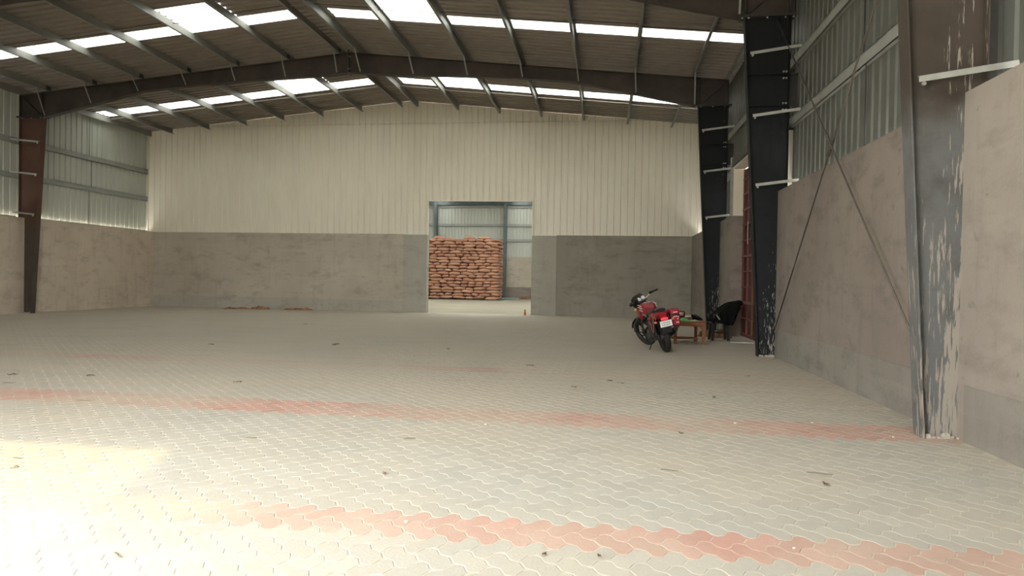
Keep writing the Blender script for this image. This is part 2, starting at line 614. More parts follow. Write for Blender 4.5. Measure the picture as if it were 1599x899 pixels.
def img_size(q):
    x, y = q[0] - CAM_X, q[1]
    px = 799.5 + FPX * (x * math.cos(YAW) + y * math.sin(YAW)) / (y * math.cos(YAW) - x * math.sin(YAW))
    dep = y * math.cos(YAW) - x * math.sin(YAW)
    py = 437 + FPX * CAM_H / dep
    return (0 if (px < -20 or px > 1620 or py > 915) else 1, -dep)
places.sort(key=img_size, reverse=True)
near, rest = places[:300], places[300:]
pm = {}
for k in (0, 1):
    vs_, fs_, _ = PV[k]
    for red in (False, True):
        me = bpy.data.meshes.new('paver')
        me.from_pydata([tuple(q) for q in vs_], [], fs_)
        me.materials.append(M['paver_red'] if red else M['paver_grey'])
        pm[(k, red)] = me
for x, y, k, red in near:
    linked('paver', pm[(k, red)], floor, (x, y, rnd(-.0005, .0005)), (rnd(-.003, .003), rnd(-.003, .003), 0))
allv, lens_, loops_, mats_, tints_ = [], [], [], [], []
base = 0
rng = np.random.default_rng(3)
for k in (0, 1):
    vs_, fs_, _ = PV[k]
    nv = len(vs_)
    n = nv // 3
    loops_k = np.concatenate([np.array(q) for q in fs_])
    lens_k = np.array([len(q) for q in fs_])
    for red in (False, True):
        P = np.array([(x, y) for x, y, kk, rr in rest if kk == k and rr == red])
        if not len(P):
            continue
        N = len(P)
        V = np.repeat(vs_[None], N, 0).copy()
        tz = rng.uniform(-.0004, .0004, (N, 1))
        tx, ty = rng.uniform(-.0022, .0022, (N, 1)), rng.uniform(-.0022, .0022, (N, 1))
        V[:, :, 2] += tz + tx * V[:, :, 0] + ty * V[:, :, 1]
        V[:, :, 0] += P[:, 0:1]
        V[:, :, 1] += P[:, 1:2]
        allv.append(V.reshape(-1, 3))
        loops_.append((loops_k[None] + (base + np.arange(N) * nv)[:, None]).ravel())
        lens_.append(np.tile(lens_k, N))
        mats_.append(np.full(N * len(lens_k), int(red)))
        tints_.append(np.repeat(rng.random(N), nv))
        base += N * nv
allv = np.concatenate(allv); loops_ = np.concatenate(loops_); lens_ = np.concatenate(lens_)
mats_ = np.concatenate(mats_); tints_ = np.concatenate(tints_)
me = bpy.data.meshes.new('paver_field')
me.vertices.add(len(allv)); me.vertices.foreach_set('co', allv.ravel())
me.loops.add(len(loops_)); me.loops.foreach_set('vertex_index', loops_.astype(np.int32))
me.polygons.add(len(lens_))
me.polygons.foreach_set('loop_start', np.concatenate([[0], np.cumsum(lens_)[:-1]]).astype(np.int32))
me.materials.append(M['paver_grey']); me.materials.append(M['paver_red'])
me.polygons.foreach_set('material_index', mats_.astype(np.int32))
at = me.attributes.new('tint', 'FLOAT', 'POINT')
at.data.foreach_set('value', tints_.astype(np.float32))
me.polygons.foreach_set('use_smooth', np.zeros(len(lens_), dtype=bool))
me.update(calc_edges=True)
me.validate()
pf = linked('paver_field', me, floor)
pf['kind'] = 'stuff'

# floor of the store behind and the yard outside
tag(MB().box((-14, 26.3, -.15), (14, 51.3, 0)).build('floor_store', M['far_floor']), 'smooth grey screed floor of the store beyond the doorway', 'floor', kind='structure')
tag(MB().box((-60, -80, -.3), (60, FRONT_Y, -.02)).build('ground', M['ground']), 'pale concrete yard outside the open front of the hall', 'ground', kind='structure')

# ------------------------------------------------------------------ right wall
GIRT_Z = (4.40, 5.52)
wr = thing('wall_right', 'right wall: brown grey plaster below, profiled grey sheet above', 'wall', kind='structure')
DOOR_Y0, DOOR_Y1, DOOR_Z = 13.72, 17.95, 4.22
for a, b in ((FRONT_Y, 6.55), (6.55, 13.2), (13.2, DOOR_Y0), (DOOR_Y1, 19.67), (19.67, YB)):
    MB().box((W, a + .002, -.05), (W + .3, b - .002, HC)).build('plaster_panel', M['conc_right_near_lit' if a < 0 else 'conc_right'], wr)
    if b - a > 1:
        MB().box((W - .006, a + .12, -.03), (W + .01, b - .12, .50 + rnd(-.03, .03)), ch=.006).build('plaster_band', M['band_right'], wr)
def side_wall(par, sgn, plane, y0, y1, skip=None, mat='clad_side'):
    y = y0
    while y < y1 - .05:
        e = min(y + 1.0, y1)
        if skip:
            for c in (skip[0] - .05, skip[1] + .05):
                if y < c - .01 and e > c + .01:
                    e = c
        zb = HC - .02
        if skip and skip[0] - .05 < (y + e) / 2 < skip[1] + .05:
            zb = skip[2]
        vsheet('y', y, e, plane, sgn, zb, ZE - .02, 'cladding_sheet', M[mat], par)
        y = e
    for z in GIRT_Z:
        for a, b in zip((FRONT_Y,) + FRAMES, FRAMES + (YB + .3 if sgn < 0 else YB,)):
            mb = MB()
            x0, x1 = plane - sgn * .07, plane - sgn * .002
            yy0, yy1 = a + .01, b - .01
            h = .09
            mb.box((min(x0, x0 + sgn * .012), yy0, z - h), (max(x0, x0 + sgn * .012), yy1, z + h))
            mb.box((min(x0, x1), yy0, z + h - .012), (max(x0, x1), yy1, z + h))
            mb.box((min(x0, x1), yy0, z - h), (max(x0, x1), yy1, z - h + .012))
            mb.build('girt', M['girt'], par)
    for a, b in zip((FRONT_Y,) + FRAMES, FRAMES + (YB,)):
        if skip and a < skip[0] < b:
            continue
        MB().box((plane - sgn * .1 - .0, a + .05, HC), (plane - sgn * .1 + .008 * sgn, b - .05, HC + .055)).build('ledge_angle', M['girt'], par) if sgn > 0 else \
            MB().box((plane - sgn * .1 - .008, a + .05, HC), (plane - sgn * .1, b - .05, HC + .055)).build('ledge_angle', M['girt'], par)
    for a, b in zip((FRONT_Y,) + FRAMES, FRAMES + (YB,)):
        m = (a + b) / 2
        for k, (z0, z1) in enumerate(((HC, GIRT_Z[0]), (GIRT_Z[0], GIRT_Z[1]), (GIRT_Z[1], ZE - .1))):
            if skip and a < skip[0] < b and k == 0:
                continue
            MB().cyl((plane - sgn * .05, m + (.05 if k % 2 else -.05), z0), (plane - sgn * .05, m + (.05 if k % 2 else -.05), z1), .008, seg=6).build('sag_rod', M['rod_dark'], par)
side_wall(wr, 1, 11.16, FRONT_Y, YB + .2, (DOOR_Y0, DOOR_Y1, DOOR_Z + .01), 'clad_right_shaded')
# door reveal: plastered below, cream lining above, header channel
mb = MB()
mb.box((W + .02, DOOR_Y1 + .001, HC), (W + .40, DOOR_Y1 + .05, DOOR_Z + .05))
mb.box((W + .02, DOOR_Y0 - .06, HC), (W + .40, DOOR_Y0 - .001, DOOR_Z + .05))
mb.box((W + .02, DOOR_Y0 - .05, DOOR_Z), (W + .40, DOOR_Y1 + .05, DOOR_Z + .05))
mb.build('reveal_lining', M['clad_back'], wr)
mb = MB()
mb.box((W - .01, DOOR_Y0 - .1, DOOR_Z + .06), (W + .02, DOOR_Y1 + .1, DOOR_Z + .26))
mb.box((W - .03, DOOR_Y0 - .1, DOOR_Z + .05), (W + .34, DOOR_Y1 + .1, DOOR_Z + .075))
mb.build('header_channel', M['dark_plate'], wr)
MB().box((W - .035, DOOR_Y1 - .005, HC), (W + .03, DOOR_Y1 + .09, DOOR_Z + .3)).build('jamb_channel', M['galv'], wr)

# red sheet door with an angle iron grid
door = thing('door_1', 'tall red oxide steel door with a grid of angle iron, beside the near blue grey column', 'door', (11.12, 0, 0), kind='structure')
DX = 0.0
ys = [DOOR_Y1 - .02 - k * .60 for k in range(8)]
for k in range(7):
    MB().box((DX, ys[k + 1] + .004, .03), (DX + .012, ys[k] - .004, DOOR_Z - .01)).build('door_sheet', M['red_door'], door)
for y in ys:
    MB().box((DX - .04, y - .022, .03), (DX, y + .022, DOOR_Z - .01)).build('upright', M['red_frame'], door)
for k in range(11):
    z = .10 + k * .385
    hh = .035 if k in (2, 5, 8) else .018
    MB().box((DX - .05, DOOR_Y0 + .02, z - hh), (DX - .002, DOOR_Y1 - .02, z + hh)).build('rail', M['red_frame'], door)
MB().box((DX - .06, DOOR_Y0, .0), (DX + .06, DOOR_Y1, .03)).build('sill', M['conc_band'], door)
# latch bar
MB().cyl((DX - .06, 17.2, 2.3), (DX - .06, 17.2, 2.85), .012, seg=8).build('latch_bar', M['galv'], door)

# ------------------------------------------------------------------ left wall
wl = thing('wall_left', 'left wall: plaster below, grey green profiled sheet above with two girts', 'wall', kind='structure')
for a, b in zip((FRONT_Y,) + FRAMES, FRAMES + (YB,)):
    MB().box((-W - .3, a + .002, -.05), (-W, b - .002, HC)).build('plaster_panel', M['conc_left'], wl)
side_wall(wl, -1, -11.16, FRONT_Y, YB + .1)

# ------------------------------------------------------------------ back wall with the doorway
wb = thing('wall_back', 'back gable wall: grey plaster below, cream profiled sheet above, with a square doorway', 'wall', kind='structure')
BX0, BX1, BZ = .77, 4.86, 4.34
JW = .95
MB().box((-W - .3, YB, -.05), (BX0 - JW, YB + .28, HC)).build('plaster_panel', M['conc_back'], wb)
MB().box((BX1 + JW, YB, -.05), (W + .3, YB + .28, HC)).build('plaster_panel', M['conc_back_right_shaded'], wb)
for a, b in ((BX0 - JW, BX0), (BX1, BX1 + JW)):
    MB().box((a + .001, YB - .03, -.05), (b - .001, YB + .3, HC - .03), ch=.008).build('door_pier', M['conc_jamb'], wb)
MB().box((-W, YB - .018, -.03), (BX0 - JW, YB + .01, .46), ch=.006).build('plaster_band', M['conc_band'], wb)
MB().box((BX1 + JW, YB - .018, -.03), (W, YB + .01, .40), ch=.006).build('plaster_band', M['conc_back_right_shaded'], wb)
x = -11.25
while x < 11.2:
    e = min(x + 1.0, 11.2)
    segs = [(x, e)]
    for c in (BX0, BX1):
        segs = [t_ for s in segs for t_ in ([(s[0], c), (c, s[1])] if s[0] < c < s[1] else [s])]
    for a, b in segs:
        zb = BZ if BX0 - .001 <= a and b <= BX1 + .001 else HC - .01
        vsheet('x', a, b, YB + .03, 1, zb, lambda s: zroof(s) - .005, 'cladding_sheet', M['clad_back'], wb)
    x = e
# doorway trim flashing
mb = MB()
mb.box((BX0 - .02, YB - .012, HC - .02), (BX0 + .012, YB + .12, BZ + .02))
mb.box((BX1 - .012, YB - .012, HC - .02), (BX1 + .02, YB + .12, BZ + .02))
mb.box((BX0 - .02, YB - .012, BZ - .01), (BX1 + .02, YB + .12, BZ + .025))
mb.build('door_flashing', M['clad_back'], wb)
# corner flashing on the left
MB().box((-11.16, YB - .01, HC - .02), (-11.08, YB + .05, 7.1)).build('corner_flashing', M['clad_back'], wb)
# back frame girts behind the sheets give the cladding something to hang on
for z in (4.62, 6.0):
    MB().box((-11.0, YB + .09, z - .08), (11.0, YB + .15, z + .08)).build('girt', M['girt'], wb)

# ------------------------------------------------------------------ front wall (behind the camera)
wf = thing('wall_front', 'front gable wall with the wide open doorway that lets the daylight in', 'wall', kind='structure')
ft = FRONT_Y
for a, b in ((-11.2, OPEN_X0), (OPEN_X1, 11.2)):
    MB().box((a, ft - .25, -.05), (b, ft, HC)).build('plaster_panel', M['conc_back'], wf)
mb = MB()
for a, b, z in ((-11.2, OPEN_X0, HC), (OPEN_X0, 0, OPEN_Z), (0, OPEN_X1, OPEN_Z), (OPEN_X1, 11.2, HC)):
    mb.prism([(a, z), (b, z), (b, zroof(b) + .04), (a, zroof(a) + .04)], 'y', ft - .06, ft)
mb.build('gable_sheet', M['clad_back'], wf)

# ------------------------------------------------------------------ roof
roof = thing('ceiling', 'low pitched roof of profiled metal sheets on purlins with white skylight strips', 'roof', kind='structure')
# y ranges: narrow skylight strip (a,b), widened back to w in the second purlin bay
STRIPS = [(.4, 4.3, .4), (10.3, 10.62, 10.3), (16.80, 17.36, 15.77), (22.82, 23.50, 21.95)]  # the first, wide strip is added out of view to light the near floor
def roof_piece(s, xa, xb, ya, yb, mat, name):
    pr = []
    k = math.floor(ya / .25) - 1
    pts = [(k_ * .25 + o_, h_) for k_ in range(int(k), int(k) + int((yb - ya) / .25) + 4) for o_, h_ in ((0, 0), (.14, 0), (.155, .045), (.235, .045))]
    for (s0, h0), (s1, h1) in zip(pts, pts[1:]):
        for e in (ya, yb):
            if s0 < e < s1:
                pr.append((e, h0 + (h1 - h0) * (e - s0) / (s1 - s0)))
        if ya <= s0 <= yb:
            pr.append((s0, h0))
    pr = sorted(set(pr))
    A = [(s * xa, y, zroof(xa) + h) for y, h in pr]
    B = [(s * xb, y, zroof(xb) + h) for y, h in pr]
    MB().strip(A, B).build(name, mat, roof, fix=False)
RX = 11.4
for s in (-1, 1):
    y = FRONT_Y - .3
    cuts = sorted(set([3.6] + [c for st in STRIPS for c in (st[0], st[1], st[2])] + [26.15]))
    edges = [y]
    for c in cuts:
        n = max(1, round((c - edges[-1]) / 1.05))
        st = edges[-1]
        edges += [st + (c - st) * (k + 1) / n for k in range(n)]
    for a, b in zip(edges, edges[1:]):
        mid = (a + b) / 2
        strip = any(st[0] < mid < st[1] for st in STRIPS)
        if s < 0 and mid < 3.6:
            strip = False                        # the added front strip is wide on the right slope only
        wide = any(st[2] < mid < st[0] for st in STRIPS)
        if strip:
            roof_piece(s, .50, 10.9, a, b, M['skylight'], 'skylight_sheet')
            roof_piece(s, 10.9, RX, a, b, M['clad_roof'], 'roof_sheet')
            roof_piece(s, 0, .5, a, b, M['clad_roof'], 'roof_sheet')
        elif wide:
            roof_piece(s, 0, 1.95, a, b, M['clad_roof'], 'roof_sheet')
            roof_piece(s, 1.95, 3.57, a, b, M['skylight'], 'skylight_sheet')
            roof_piece(s, 3.57, RX, a, b, M['clad_roof'], 'roof_sheet')
        else:
            roof_piece(s, 0, RX, a, b, M['clad_roof'], 'roof_sheet')
mb = MB()
mb.prism([(-.35, zroof(.35) + .045), (0, zroof(0) + .055), (.35, zroof(.35) + .045), (.35, zroof(.35) + .05), (0, zroof(0) + .075), (-.35, zroof(.35) + .05)], 'y', FRONT_Y - .3, 26.2)
mb.build('ridge_cap', M['clad_roof'], roof)
PX = (.335, 1.95, 3.57, 5.18, 6.78, 8.39, 10.0)
PD = .215
zm = []
for s in (-1, 1):
    # Z section: web on local x=0, top flange up-slope, bottom flange with lip
    mb = MB()
    y0, y1 = FRONT_Y - .1, 25.98
    th = .006
    mb.box((-th / 2, y0, -PD), (th / 2, y1, 0))
    mb.box((-.065 if s < 0 else 0, y0, -th), (0 if s < 0 else .065, y1, 0))
    mb.box((0 if s < 0 else -.065, y0, -PD), (.065 if s < 0 else 0, y1, -PD + th))
    mb.box((.065 - th if s < 0 else -.065, y0, -PD), (.065 if s < 0 else -.065 + th, y1, -PD + .022))
    mb.box((-.065 if s < 0 else .065 - th, y0, -.022), (-.065 + th if s < 0 else .065, y1, 0))
    pme = mb.mesh('purlin', M['purlin'], fix=True)
    for x in PX:
        linked('purlin', pme, roof, (s * x, 0, zroof(x) - .003))
    mb = MB()
    mb.box((min(s * 10.93, s * 11.0), y0, zroof(11) - .21), (max(s * 10.93, s * 11.0), y1, zroof(11) - .003))
    mb.build('eave_strut', M['purlin'], roof)
# sag rods between the purlins, two staggered lines per bay
fr = (FRONT_Y,) + FRAMES + (YB,)
for a, b in zip(fr, fr[1:]):
    m = (a + b) / 2 if a < 19 else 23.66
    rr_ = .008 if a < 19 else .013
    for s in (-1, 1):
        xs = list(PX) + [10.93]
        for k, (xa, xb) in enumerate(zip(xs, xs[1:])):
            yy = m + (.06 if k % 2 else -.06)
            MB().cyl((s * xa, yy, zroof(xa) - .07), (s * xb, yy, zroof(xb) - .07), rr_, seg=6).build('sag_rod', M['bolt'] if a > 19 else M['rod_dark'], roof)
    MB().cyl((-.335, m, zroof(.3) - .07), (.335, m, zroof(.3) - .07), .008, seg=6).build('sag_rod', M['galv'], roof)

# ------------------------------------------------------------------ steel frames
ZH = 6.25                                        # haunch joint
XI_T, XI_B, XO = 10.14, 10.50, 10.93             # inner flange top / bottom, outer flange
FW = .19
def xin(z):
    return XI_B + (XI_T - XI_B) * z / ZH
def bolt(p, axis, par, mat=None):
    q = Vector(p)
    a = Vector(axis)
    MB().cyl(q, q + a * .022, .019, seg=6).build('bolt', M['bolt'], par)
def column(s, Y, mat, label, bracket=False, straps=True):
    c = thing('steel_column', label, 'column', (s * 10.7, Y, 0))
    X = lambda x: s * (x - 10.7)
    z0 = .0
    MB().prism([(X(xin(z0)), z0), (X(XO), z0), (X(XO), ZH), (X(xin(ZH)), ZH)], 'y', -.006, .006).build('web', mat, c)
    MB().prism([(X(xin(z0)), z0), (X(xin(z0) - .016), z0), (X(xin(ZH) - .016), ZH), (X(xin(ZH)), ZH)], 'y', -FW / 2, FW / 2).build('inner_flange', mat, c)
    MB().prism([(X(XO), z0), (X(XO + .014), z0), (X(XO + .014), ZH), (X(XO), ZH)], 'y', -FW / 2, FW / 2).build('outer_flange', mat, c)
    lo, hi = sorted((X(XI_B - .07), X(XO + .07)))
    mb = MB()
    for q_ in range(7):
        bx_ = X(XI_B + .02 + q_ * .06 + rnd(-.02, .02))
        rr_ = rnd(.02, .05)
        mb.ell((bx_, -.02 - rnd(0, .05), rr_ * .2), (rr_, rr_ * .6, rr_ * rnd(.4, .8)), .6, 7, 5, fn=lambda q: q * rnd(.75, 1.2))
    mb.build('mortar_lump', M['conc_band'], c)
    lo, hi = sorted((X(XI_T - .09), X(XO + .10)))
    MB().box((lo, -.12, ZH - .022), (hi, .12, ZH)).build('cap_plate', M['dark_plate'], c)
    for bx in (XI_T - .055, XI_T + .06, 10.53, XO - .08, XO + .06):
        bolt((X(bx), -.07, ZH - .022), (0, 0, -1), c)
    if bracket:
        for z in (4.60, 5.18):
            lo, hi = sorted((X(xin(z)), X(XO)))
            MB().box((lo, -FW / 2, z - .008), (hi, -.006, z + .008)).build('stiffener', mat, c)
            lo, hi = sorted((X(XO), X(XO + .17)))
            MB().box((lo, -FW / 2, z - .008), (hi, FW / 2, z + .008)).build('stub_plate', M['dark_plate'], c)
            for ddz in (-.06, .06):
                for ddx in (-.03, -.08):
                    bolt((X(XO + ddx), -.006, z + ddz), (0, -1, 0), c)
        lo, hi = sorted((X(XO), X(XO + .17)))
        MB().box((lo, -.006, 4.60), (hi, .006, 5.18)).build('stub_web', M['dark_plate'], c)
        lo, hi = sorted((X(xin(5.6)), X(XO)))
    if straps:
        for z in (5.56, 4.42, 3.15):
            if s < 0 and z > 5:
                z = 5.45
            p = (X(xin(z) + .06), -.10, z - .0)
            q = (X(11.09), -.27, z + .07)
            mb = MB()
            mb.beam(p, q, .006, .052)
            mb.beam((p[0], p[1] + .02, p[2] + .024), (q[0], q[1] + .02, q[2] + .024), .05, .005)
            mb.build('tie_angle', M['galv'], c)
            bolt((X(xin(z) + .10), -.09, z - .04), (0, -1, 0), c)
    return c
column(1, FRAMES[0], M['col_near'], 'nearest steel column, brown above and grey below, smeared with cement')
column(1, FRAMES[1], M['col_blue'], 'dark blue grey steel column to the right of the red door', True)
column(1, FRAMES[2], M['col_blue'], 'dark blue grey steel column behind the black chair', True)
column(-1, FRAMES[2], M['col_left'], 'red brown tapered steel column on the left wall')
column(-1, FRAMES[1], M['col_left'], 'steel column of the left wall opposite the red door, outside the picture')
column(-1, FRAMES[0], M['col_left'], 'steel column of the left wall opposite the nearest column, outside the picture')

# cement lumps and broken render at the foot of the two right columns
RT = .255                                        # rafter top below the roof
PROF = [(0, .56), (1.2, .545), (3.0, .44), (5.0, .36), (6.7, .345), (8.2, .53), (9.2, .66), (10.14, .775)]
def rtop(x):
    return zroof(x) - RT
def rbot(x):
    for (a, da), (b, db) in zip(PROF, PROF[1:]):
        if a <= x <= b:
            return rtop(x) - (da + (db - da) * (x - a) / (b - a))
    return ZH
def rafter(s, Y, label):
    R_ = thing('steel_rafter', label, 'rafter', (0, Y, 0))
    xs = [0] + [p_[0] for p_ in PROF[1:]]
    poly = [(s * x, rtop(x)) for x in (.012, XO)] + [(s * XO, ZH), (s * XI_T, ZH)] + [(s * x, rbot(x)) for x in reversed(xs[1:-1])] + [(s * .012, rbot(0))]
    MB().prism(poly, 'y', -.006, .006).build('web', M['rafter'], R_)
    th = .014
    MB().prism([(s * .012, rtop(0)), (s * XO, rtop(XO)), (s * XO, rtop(XO) + th), (s * .012, rtop(0) + th)], 'y', -FW / 2, FW / 2).build('top_flange', M['rafter'], R_)
    b = [(s * max(x, .012), rbot(x)) for x in xs]
    b2 = [(x, z - th) for x, z in reversed(b)]
    MB().prism(b + b2, 'y', -FW / 2, FW / 2).build('bottom_flange', M['rafter'], R_)
    lo, hi = sorted((s * XO, s * (XO + .014)))
    MB().box((lo, -FW / 2, ZH), (hi, FW / 2, rtop(XO))).build('knee_flange', M['rafter'], R_)
    lo, hi = sorted((s * (XI_T - .09), s * (XO + .1)))
    MB().box((lo, -.12, ZH + .001), (hi, .12, ZH + .022)).build('knee_plate', M['dark_plate'], R_)
    lo, hi = sorted((s * XI_T, s * (XI_T + .012)))
    MB().box((lo, -FW / 2, ZH + .02), (hi, FW / 2, rtop(XI_T))).build('stiffener', M['rafter'], R_)
    MB().beam((s * (XI_T + .05), -.035, ZH + .04), (s * (XO - .03), -.035, rtop(XO) - .03), .06, .012, (0, 0, 1)).build('stiffener', M['dark_plate'], R_)
    lo, hi = sorted((0, s * .014))
    MB().box((lo, -.11, rbot(0) - .06), (hi, .11, rtop(0) + .09)).build('ridge_plate', M['dark_plate'], R_)
    for z in (rtop(0) + .05, rtop(0) - .1, rbot(0) + .1, rbot(0) - .035):
        bolt((s * .014, -.06, z), (s, 0, 0), R_)
    for x in PX:
        zp = zroof(x) - PD
        top = (s * (x - .02), -.52, zp + .03)
        xb = max(x, .10)
        bot = (s * (xb + .03), -.10, rbot(xb) + .02)
        mb = MB()
        mb.beam(top, bot, .04, .005, (0, 1, 0))
        mb.beam(top, bot, .005, .04, (0, 1, 0))
        mb.build('flange_brace', M['galv'], R_)
        lo, hi = sorted((s * x - .006 - s * .012, s * x + .006 - s * .012))
        MB().box((lo, -.09, rtop(x) + th), (hi, .09, rtop(x) + th + .19)).build('purlin_cleat', M['dark_plate'], R_)
for Y, w in zip(FRAMES, ('nearest frame, over the cement smeared column', 'frame over the column beside the red door', 'frame across the middle of the picture')):
    rafter(-1, Y, 'left brown rafter of the ' + w)
    rafter(1, Y, 'right brown rafter of the ' + w)

# cross bracing rods on the right wall
def rod(label, a, b, tb):
    o = thing('brace_rod', label, 'brace rod', a)
    A, B = Vector(a), Vector(b)
    D = B - A
    MB().cyl((0, 0, 0), D, .0115, seg=8).build('rod', M['rod'], o, smooth=True)
    c = D * tb
    n = D.normalized()
    MB().tube([c - n * .17, c - n * .15, c + n * .15, c + n * .17], [.012, .022, .022, .012], 8).build('turnbuckle', M['rod'], o)
    for e, k in ((Vector(), 1), (D, -1)):
        MB().beam(e - n * .02 * k, e + n * .09 * k, .05, .012, (1, 0, 0)).build('end_plate', M['dark_plate'], o)
rod('wall brace rod falling from the blue grey column top to the nearest column foot', (10.69, FRAMES[1] - .12, 6.15), (10.66, FRAMES[0] + .1, .42), .485)
rod('wall brace rod rising from the blue grey column foot to the nearest column top', (10.70, FRAMES[1] - .12, .28), (10.69, FRAMES[0] + .1, 6.15), .5)

# ------------------------------------------------------------------ store room beyond the doorway
FY = 51.0
wfar = thing('wall_far', 'far wall of the store: plaster below, pale sheet on dark columns above', 'wall', kind='structure')
MB().box((-14, FY, -.05), (14, FY + .3, HC)).build('plaster_panel', M['conc_back'], wfar)
MB().box((-14, FY - .015, -.03), (14, FY + .01, .8)).build('plaster_band', M['conc_right'], wfar)
x = -14
while x < 14:
    vsheet('x', x, x + 1, FY + .25, 1, HC, 7.4, 'cladding_sheet', M['clad_side'], wfar)
    x += 1
for z in (4.29, 5.42, 6.82):
    mb = MB()
    mb.box((-14, FY + .15, z - .09), (14, FY + .165, z + .09))
    mb.box((-14, FY + .15, z + .08), (14, FY + .24, z + .09))
    mb.box((-14, FY + .15, z - .09), (14, FY + .24, z - .08))
    mb.build('girt', M['girt'], wfar)
MB().box((-14, FY + .0, 6.93), (14, FY + .12, 7.38)).build('eave_beam', M['blue_grey'], wfar)
for k, x in enumerate((-10.35, -5.2, .12, 5.3, 10.4)):
    o = thing('store_column', 'dark blue grey column on the far wall of the store, ' + (
        'outside the doorway view on the far side of the left pier', 'seen in the left of the doorway behind the sacks', 'rising to the right of the stacked sacks',
        'hidden behind the right door pier', 'hidden behind the plaster right of the doorway')[k], 'column', (x, FY - .2, 0))
    MB().box((-.11, -.25, 0), (.11, -.235, 7.2)).build('flange', M['blue_grey'], o)
    MB().box((-.006, -.235, 0), (.006, .2, 7.2)).build('web', M['blue_grey'], o)
    MB().box((-.11, .19, 0), (.11, .2, 7.2)).build('flange', M['blue_grey'], o)
ws = thing('wall_store_left', 'left side wall of the store beyond the doorway', 'wall', kind='structure')
MB().box((-14.2, 26.3, -.05), (-14, FY, HC)).build('plaster_panel', M['conc_back'], ws)
MB().box((-14.2, 26.3, HC), (-14.15, FY, 9)).build('cladding_sheet', M['clad_side'], ws)
ws = thing('wall_store_right', 'right side wall of the store beyond the doorway', 'wall', kind='structure')
MB().box((14, 26.3, -.05), (14.2, FY, HC)).build('plaster_panel', M['conc_back'], ws)
MB().box((14.15, 26.3, HC), (14.2, FY, 9)).build('cladding_sheet', M['clad_side'], ws)
ws = thing('wall_store_front', 'store side of the gable wall either side of the hall', 'wall', kind='structure')
for a, b in ((-14.2, -11.1), (11.1, 14.2)):
    MB().box((a, 26.05, -.05), (b, 26.3, 9)).build('wall_panel', M['conc_back'], ws)
rs = thing('ceiling_store', 'store roof with skylight strips laid out for light, unseen above the doorway view', 'roof', kind='structure')
y = 26.0
def zs(y_):
    return 7.35 + .09 * (12.5 - abs(y_ - 38.5))
xx = -14.2
k = 0
while xx < 14.2:
    sky = k % 5 in (0, 2, 3)  # unseen skylight rows, laid out to light the front of the sacks
    wdt = 1.0 if sky else 1.6
    for a, b in ((26.0, 38.5), (38.5, 51.4)):
        MB().strip([(xx, a, zs(a)), (xx + wdt, a, zs(a))], [(xx, b, zs(b)), (xx + wdt, b, zs(b))]).build('skylight_sheet' if sky and (a < 30 or k % 5 == 2) else 'roof_sheet', M['skylight'] if sky and (a < 30 or k % 5 == 2) else M['clad_roof'], rs, fix=False)
    xx += wdt
    k += 1
# ------------------------------------------------------------------ stacked jute sacks
def sack_mesh(seed, L=.86, D=.54, H=.245):
    rs_ = random.Random(seed)
    ph = [rs_.uniform(0, 6.28) for _ in range(6)]
    def fn(q):
        x, y, z = q
        ex = abs(x) / (L / 2)
        z *= 1 - .18 * ex ** 3
        z += .014 * math.sin(7 * x + ph[0]) + .010 * math.sin(13 * y + 9 * x + ph[1])
        y += .014 * math.sin(8 * x + ph[2])
        k = 1 + .05 * math.sin(11 * x + ph[3]) * math.cos(9 * z + ph[4])
        return Vector((x, y * k, z))
    return MB().ell((0, 0, 0), (L / 2, D / 2, H / 2), .84, 22, 12, fn=fn).mesh('jute_sack', M['jute'], smooth=True)
SK = [sack_mesh(k) for k in range(6)]
LAY, LH = 20, .1955
SX0, SX1, SY = -4.75, .78, 43.5
nsack = 0
def sack(x, y, z, rz, label):
    global nsack
    o = linked('jute_sack', random.choice(SK), None, (x, y, z), (rnd(-.09, .09), rnd(-.06, .06), rz + rnd(-.06, .06) + (math.pi if random.random() < .5 else 0)))
    tag(o, label, 'sack', 'jute sacks of the stack in the store')
    nsack += 1
for k in range(LAY):
    z = .125 + k * LH
    mode = (0, 1, 0, 0, 1, 1, 0, 1, 0, 1)[k % 10]
    x = SX1
    n = 0
    while x > SX0 + .3:                          # front face: long sides or sack ends
        end = (random.random() < .22) if mode == 0 else (random.random() < .80)
        if n == 0:
            end = mode == 1
        w = (.49 if end else .79) * rnd(.95, 1.06)
        sack(x - w / 2, SY + (.40 if end else .25) + rnd(-.04, .04), z + rnd(-.02, .02), math.pi / 2 if end else 0,
             'brown jute sack in the %s layer up, %s from the right on the stack front' % (ORD[k], ORD[n]))
        x -= w
        n += 1
    y = SY + (.80 if mode == 1 else .50)
    for j in range(2 if mode == 1 else 3):       # right flank
        if mode == 1:
            sack(SX1 - .25 + rnd(-.03, .03), y + .40, z + rnd(-.02, .02), math.pi / 2, 'brown jute sack in the %s layer up, %s behind the corner on the right flank' % (ORD[k], ORD[j]))
            y += .79
        else:
            sack(SX1 - .40 + rnd(-.04, .04), y + .25, z + rnd(-.02, .02), 0, 'brown jute sack in the %s layer up, %s behind the corner on the right flank' % (ORD[k], ORD[j]))
            y += .50
for k, (x_, r_) in enumerate(((-.2, .05), (-1.2, -.1), (-3.2, .1))):
    sack(x_, SY + .5, .125 + LAY * LH - .03, r_, 'loose brown jute sack lying on top of the stack, %s from its right end' % ORD[k])
mb = MB()
for k in range(LAY):
    for i in range(6):
        mb.ell((SX1 - .95 - i * .80 - (.3 if k % 2 else 0), SY + 1.12, .125 + k * LH), (.47, .46, .125), .7, 10, 6)
o = mb.build('jute_sack_mass', M['jute'], smooth=True)
tag(o, 'jute sacks packed inside the stack behind its front row', 'sacks', kind='stuff')
mb = MB()
mb.box((SX0 - .3, SY - .45, .001), (SX1 + .25, SY + 2.8, .02))
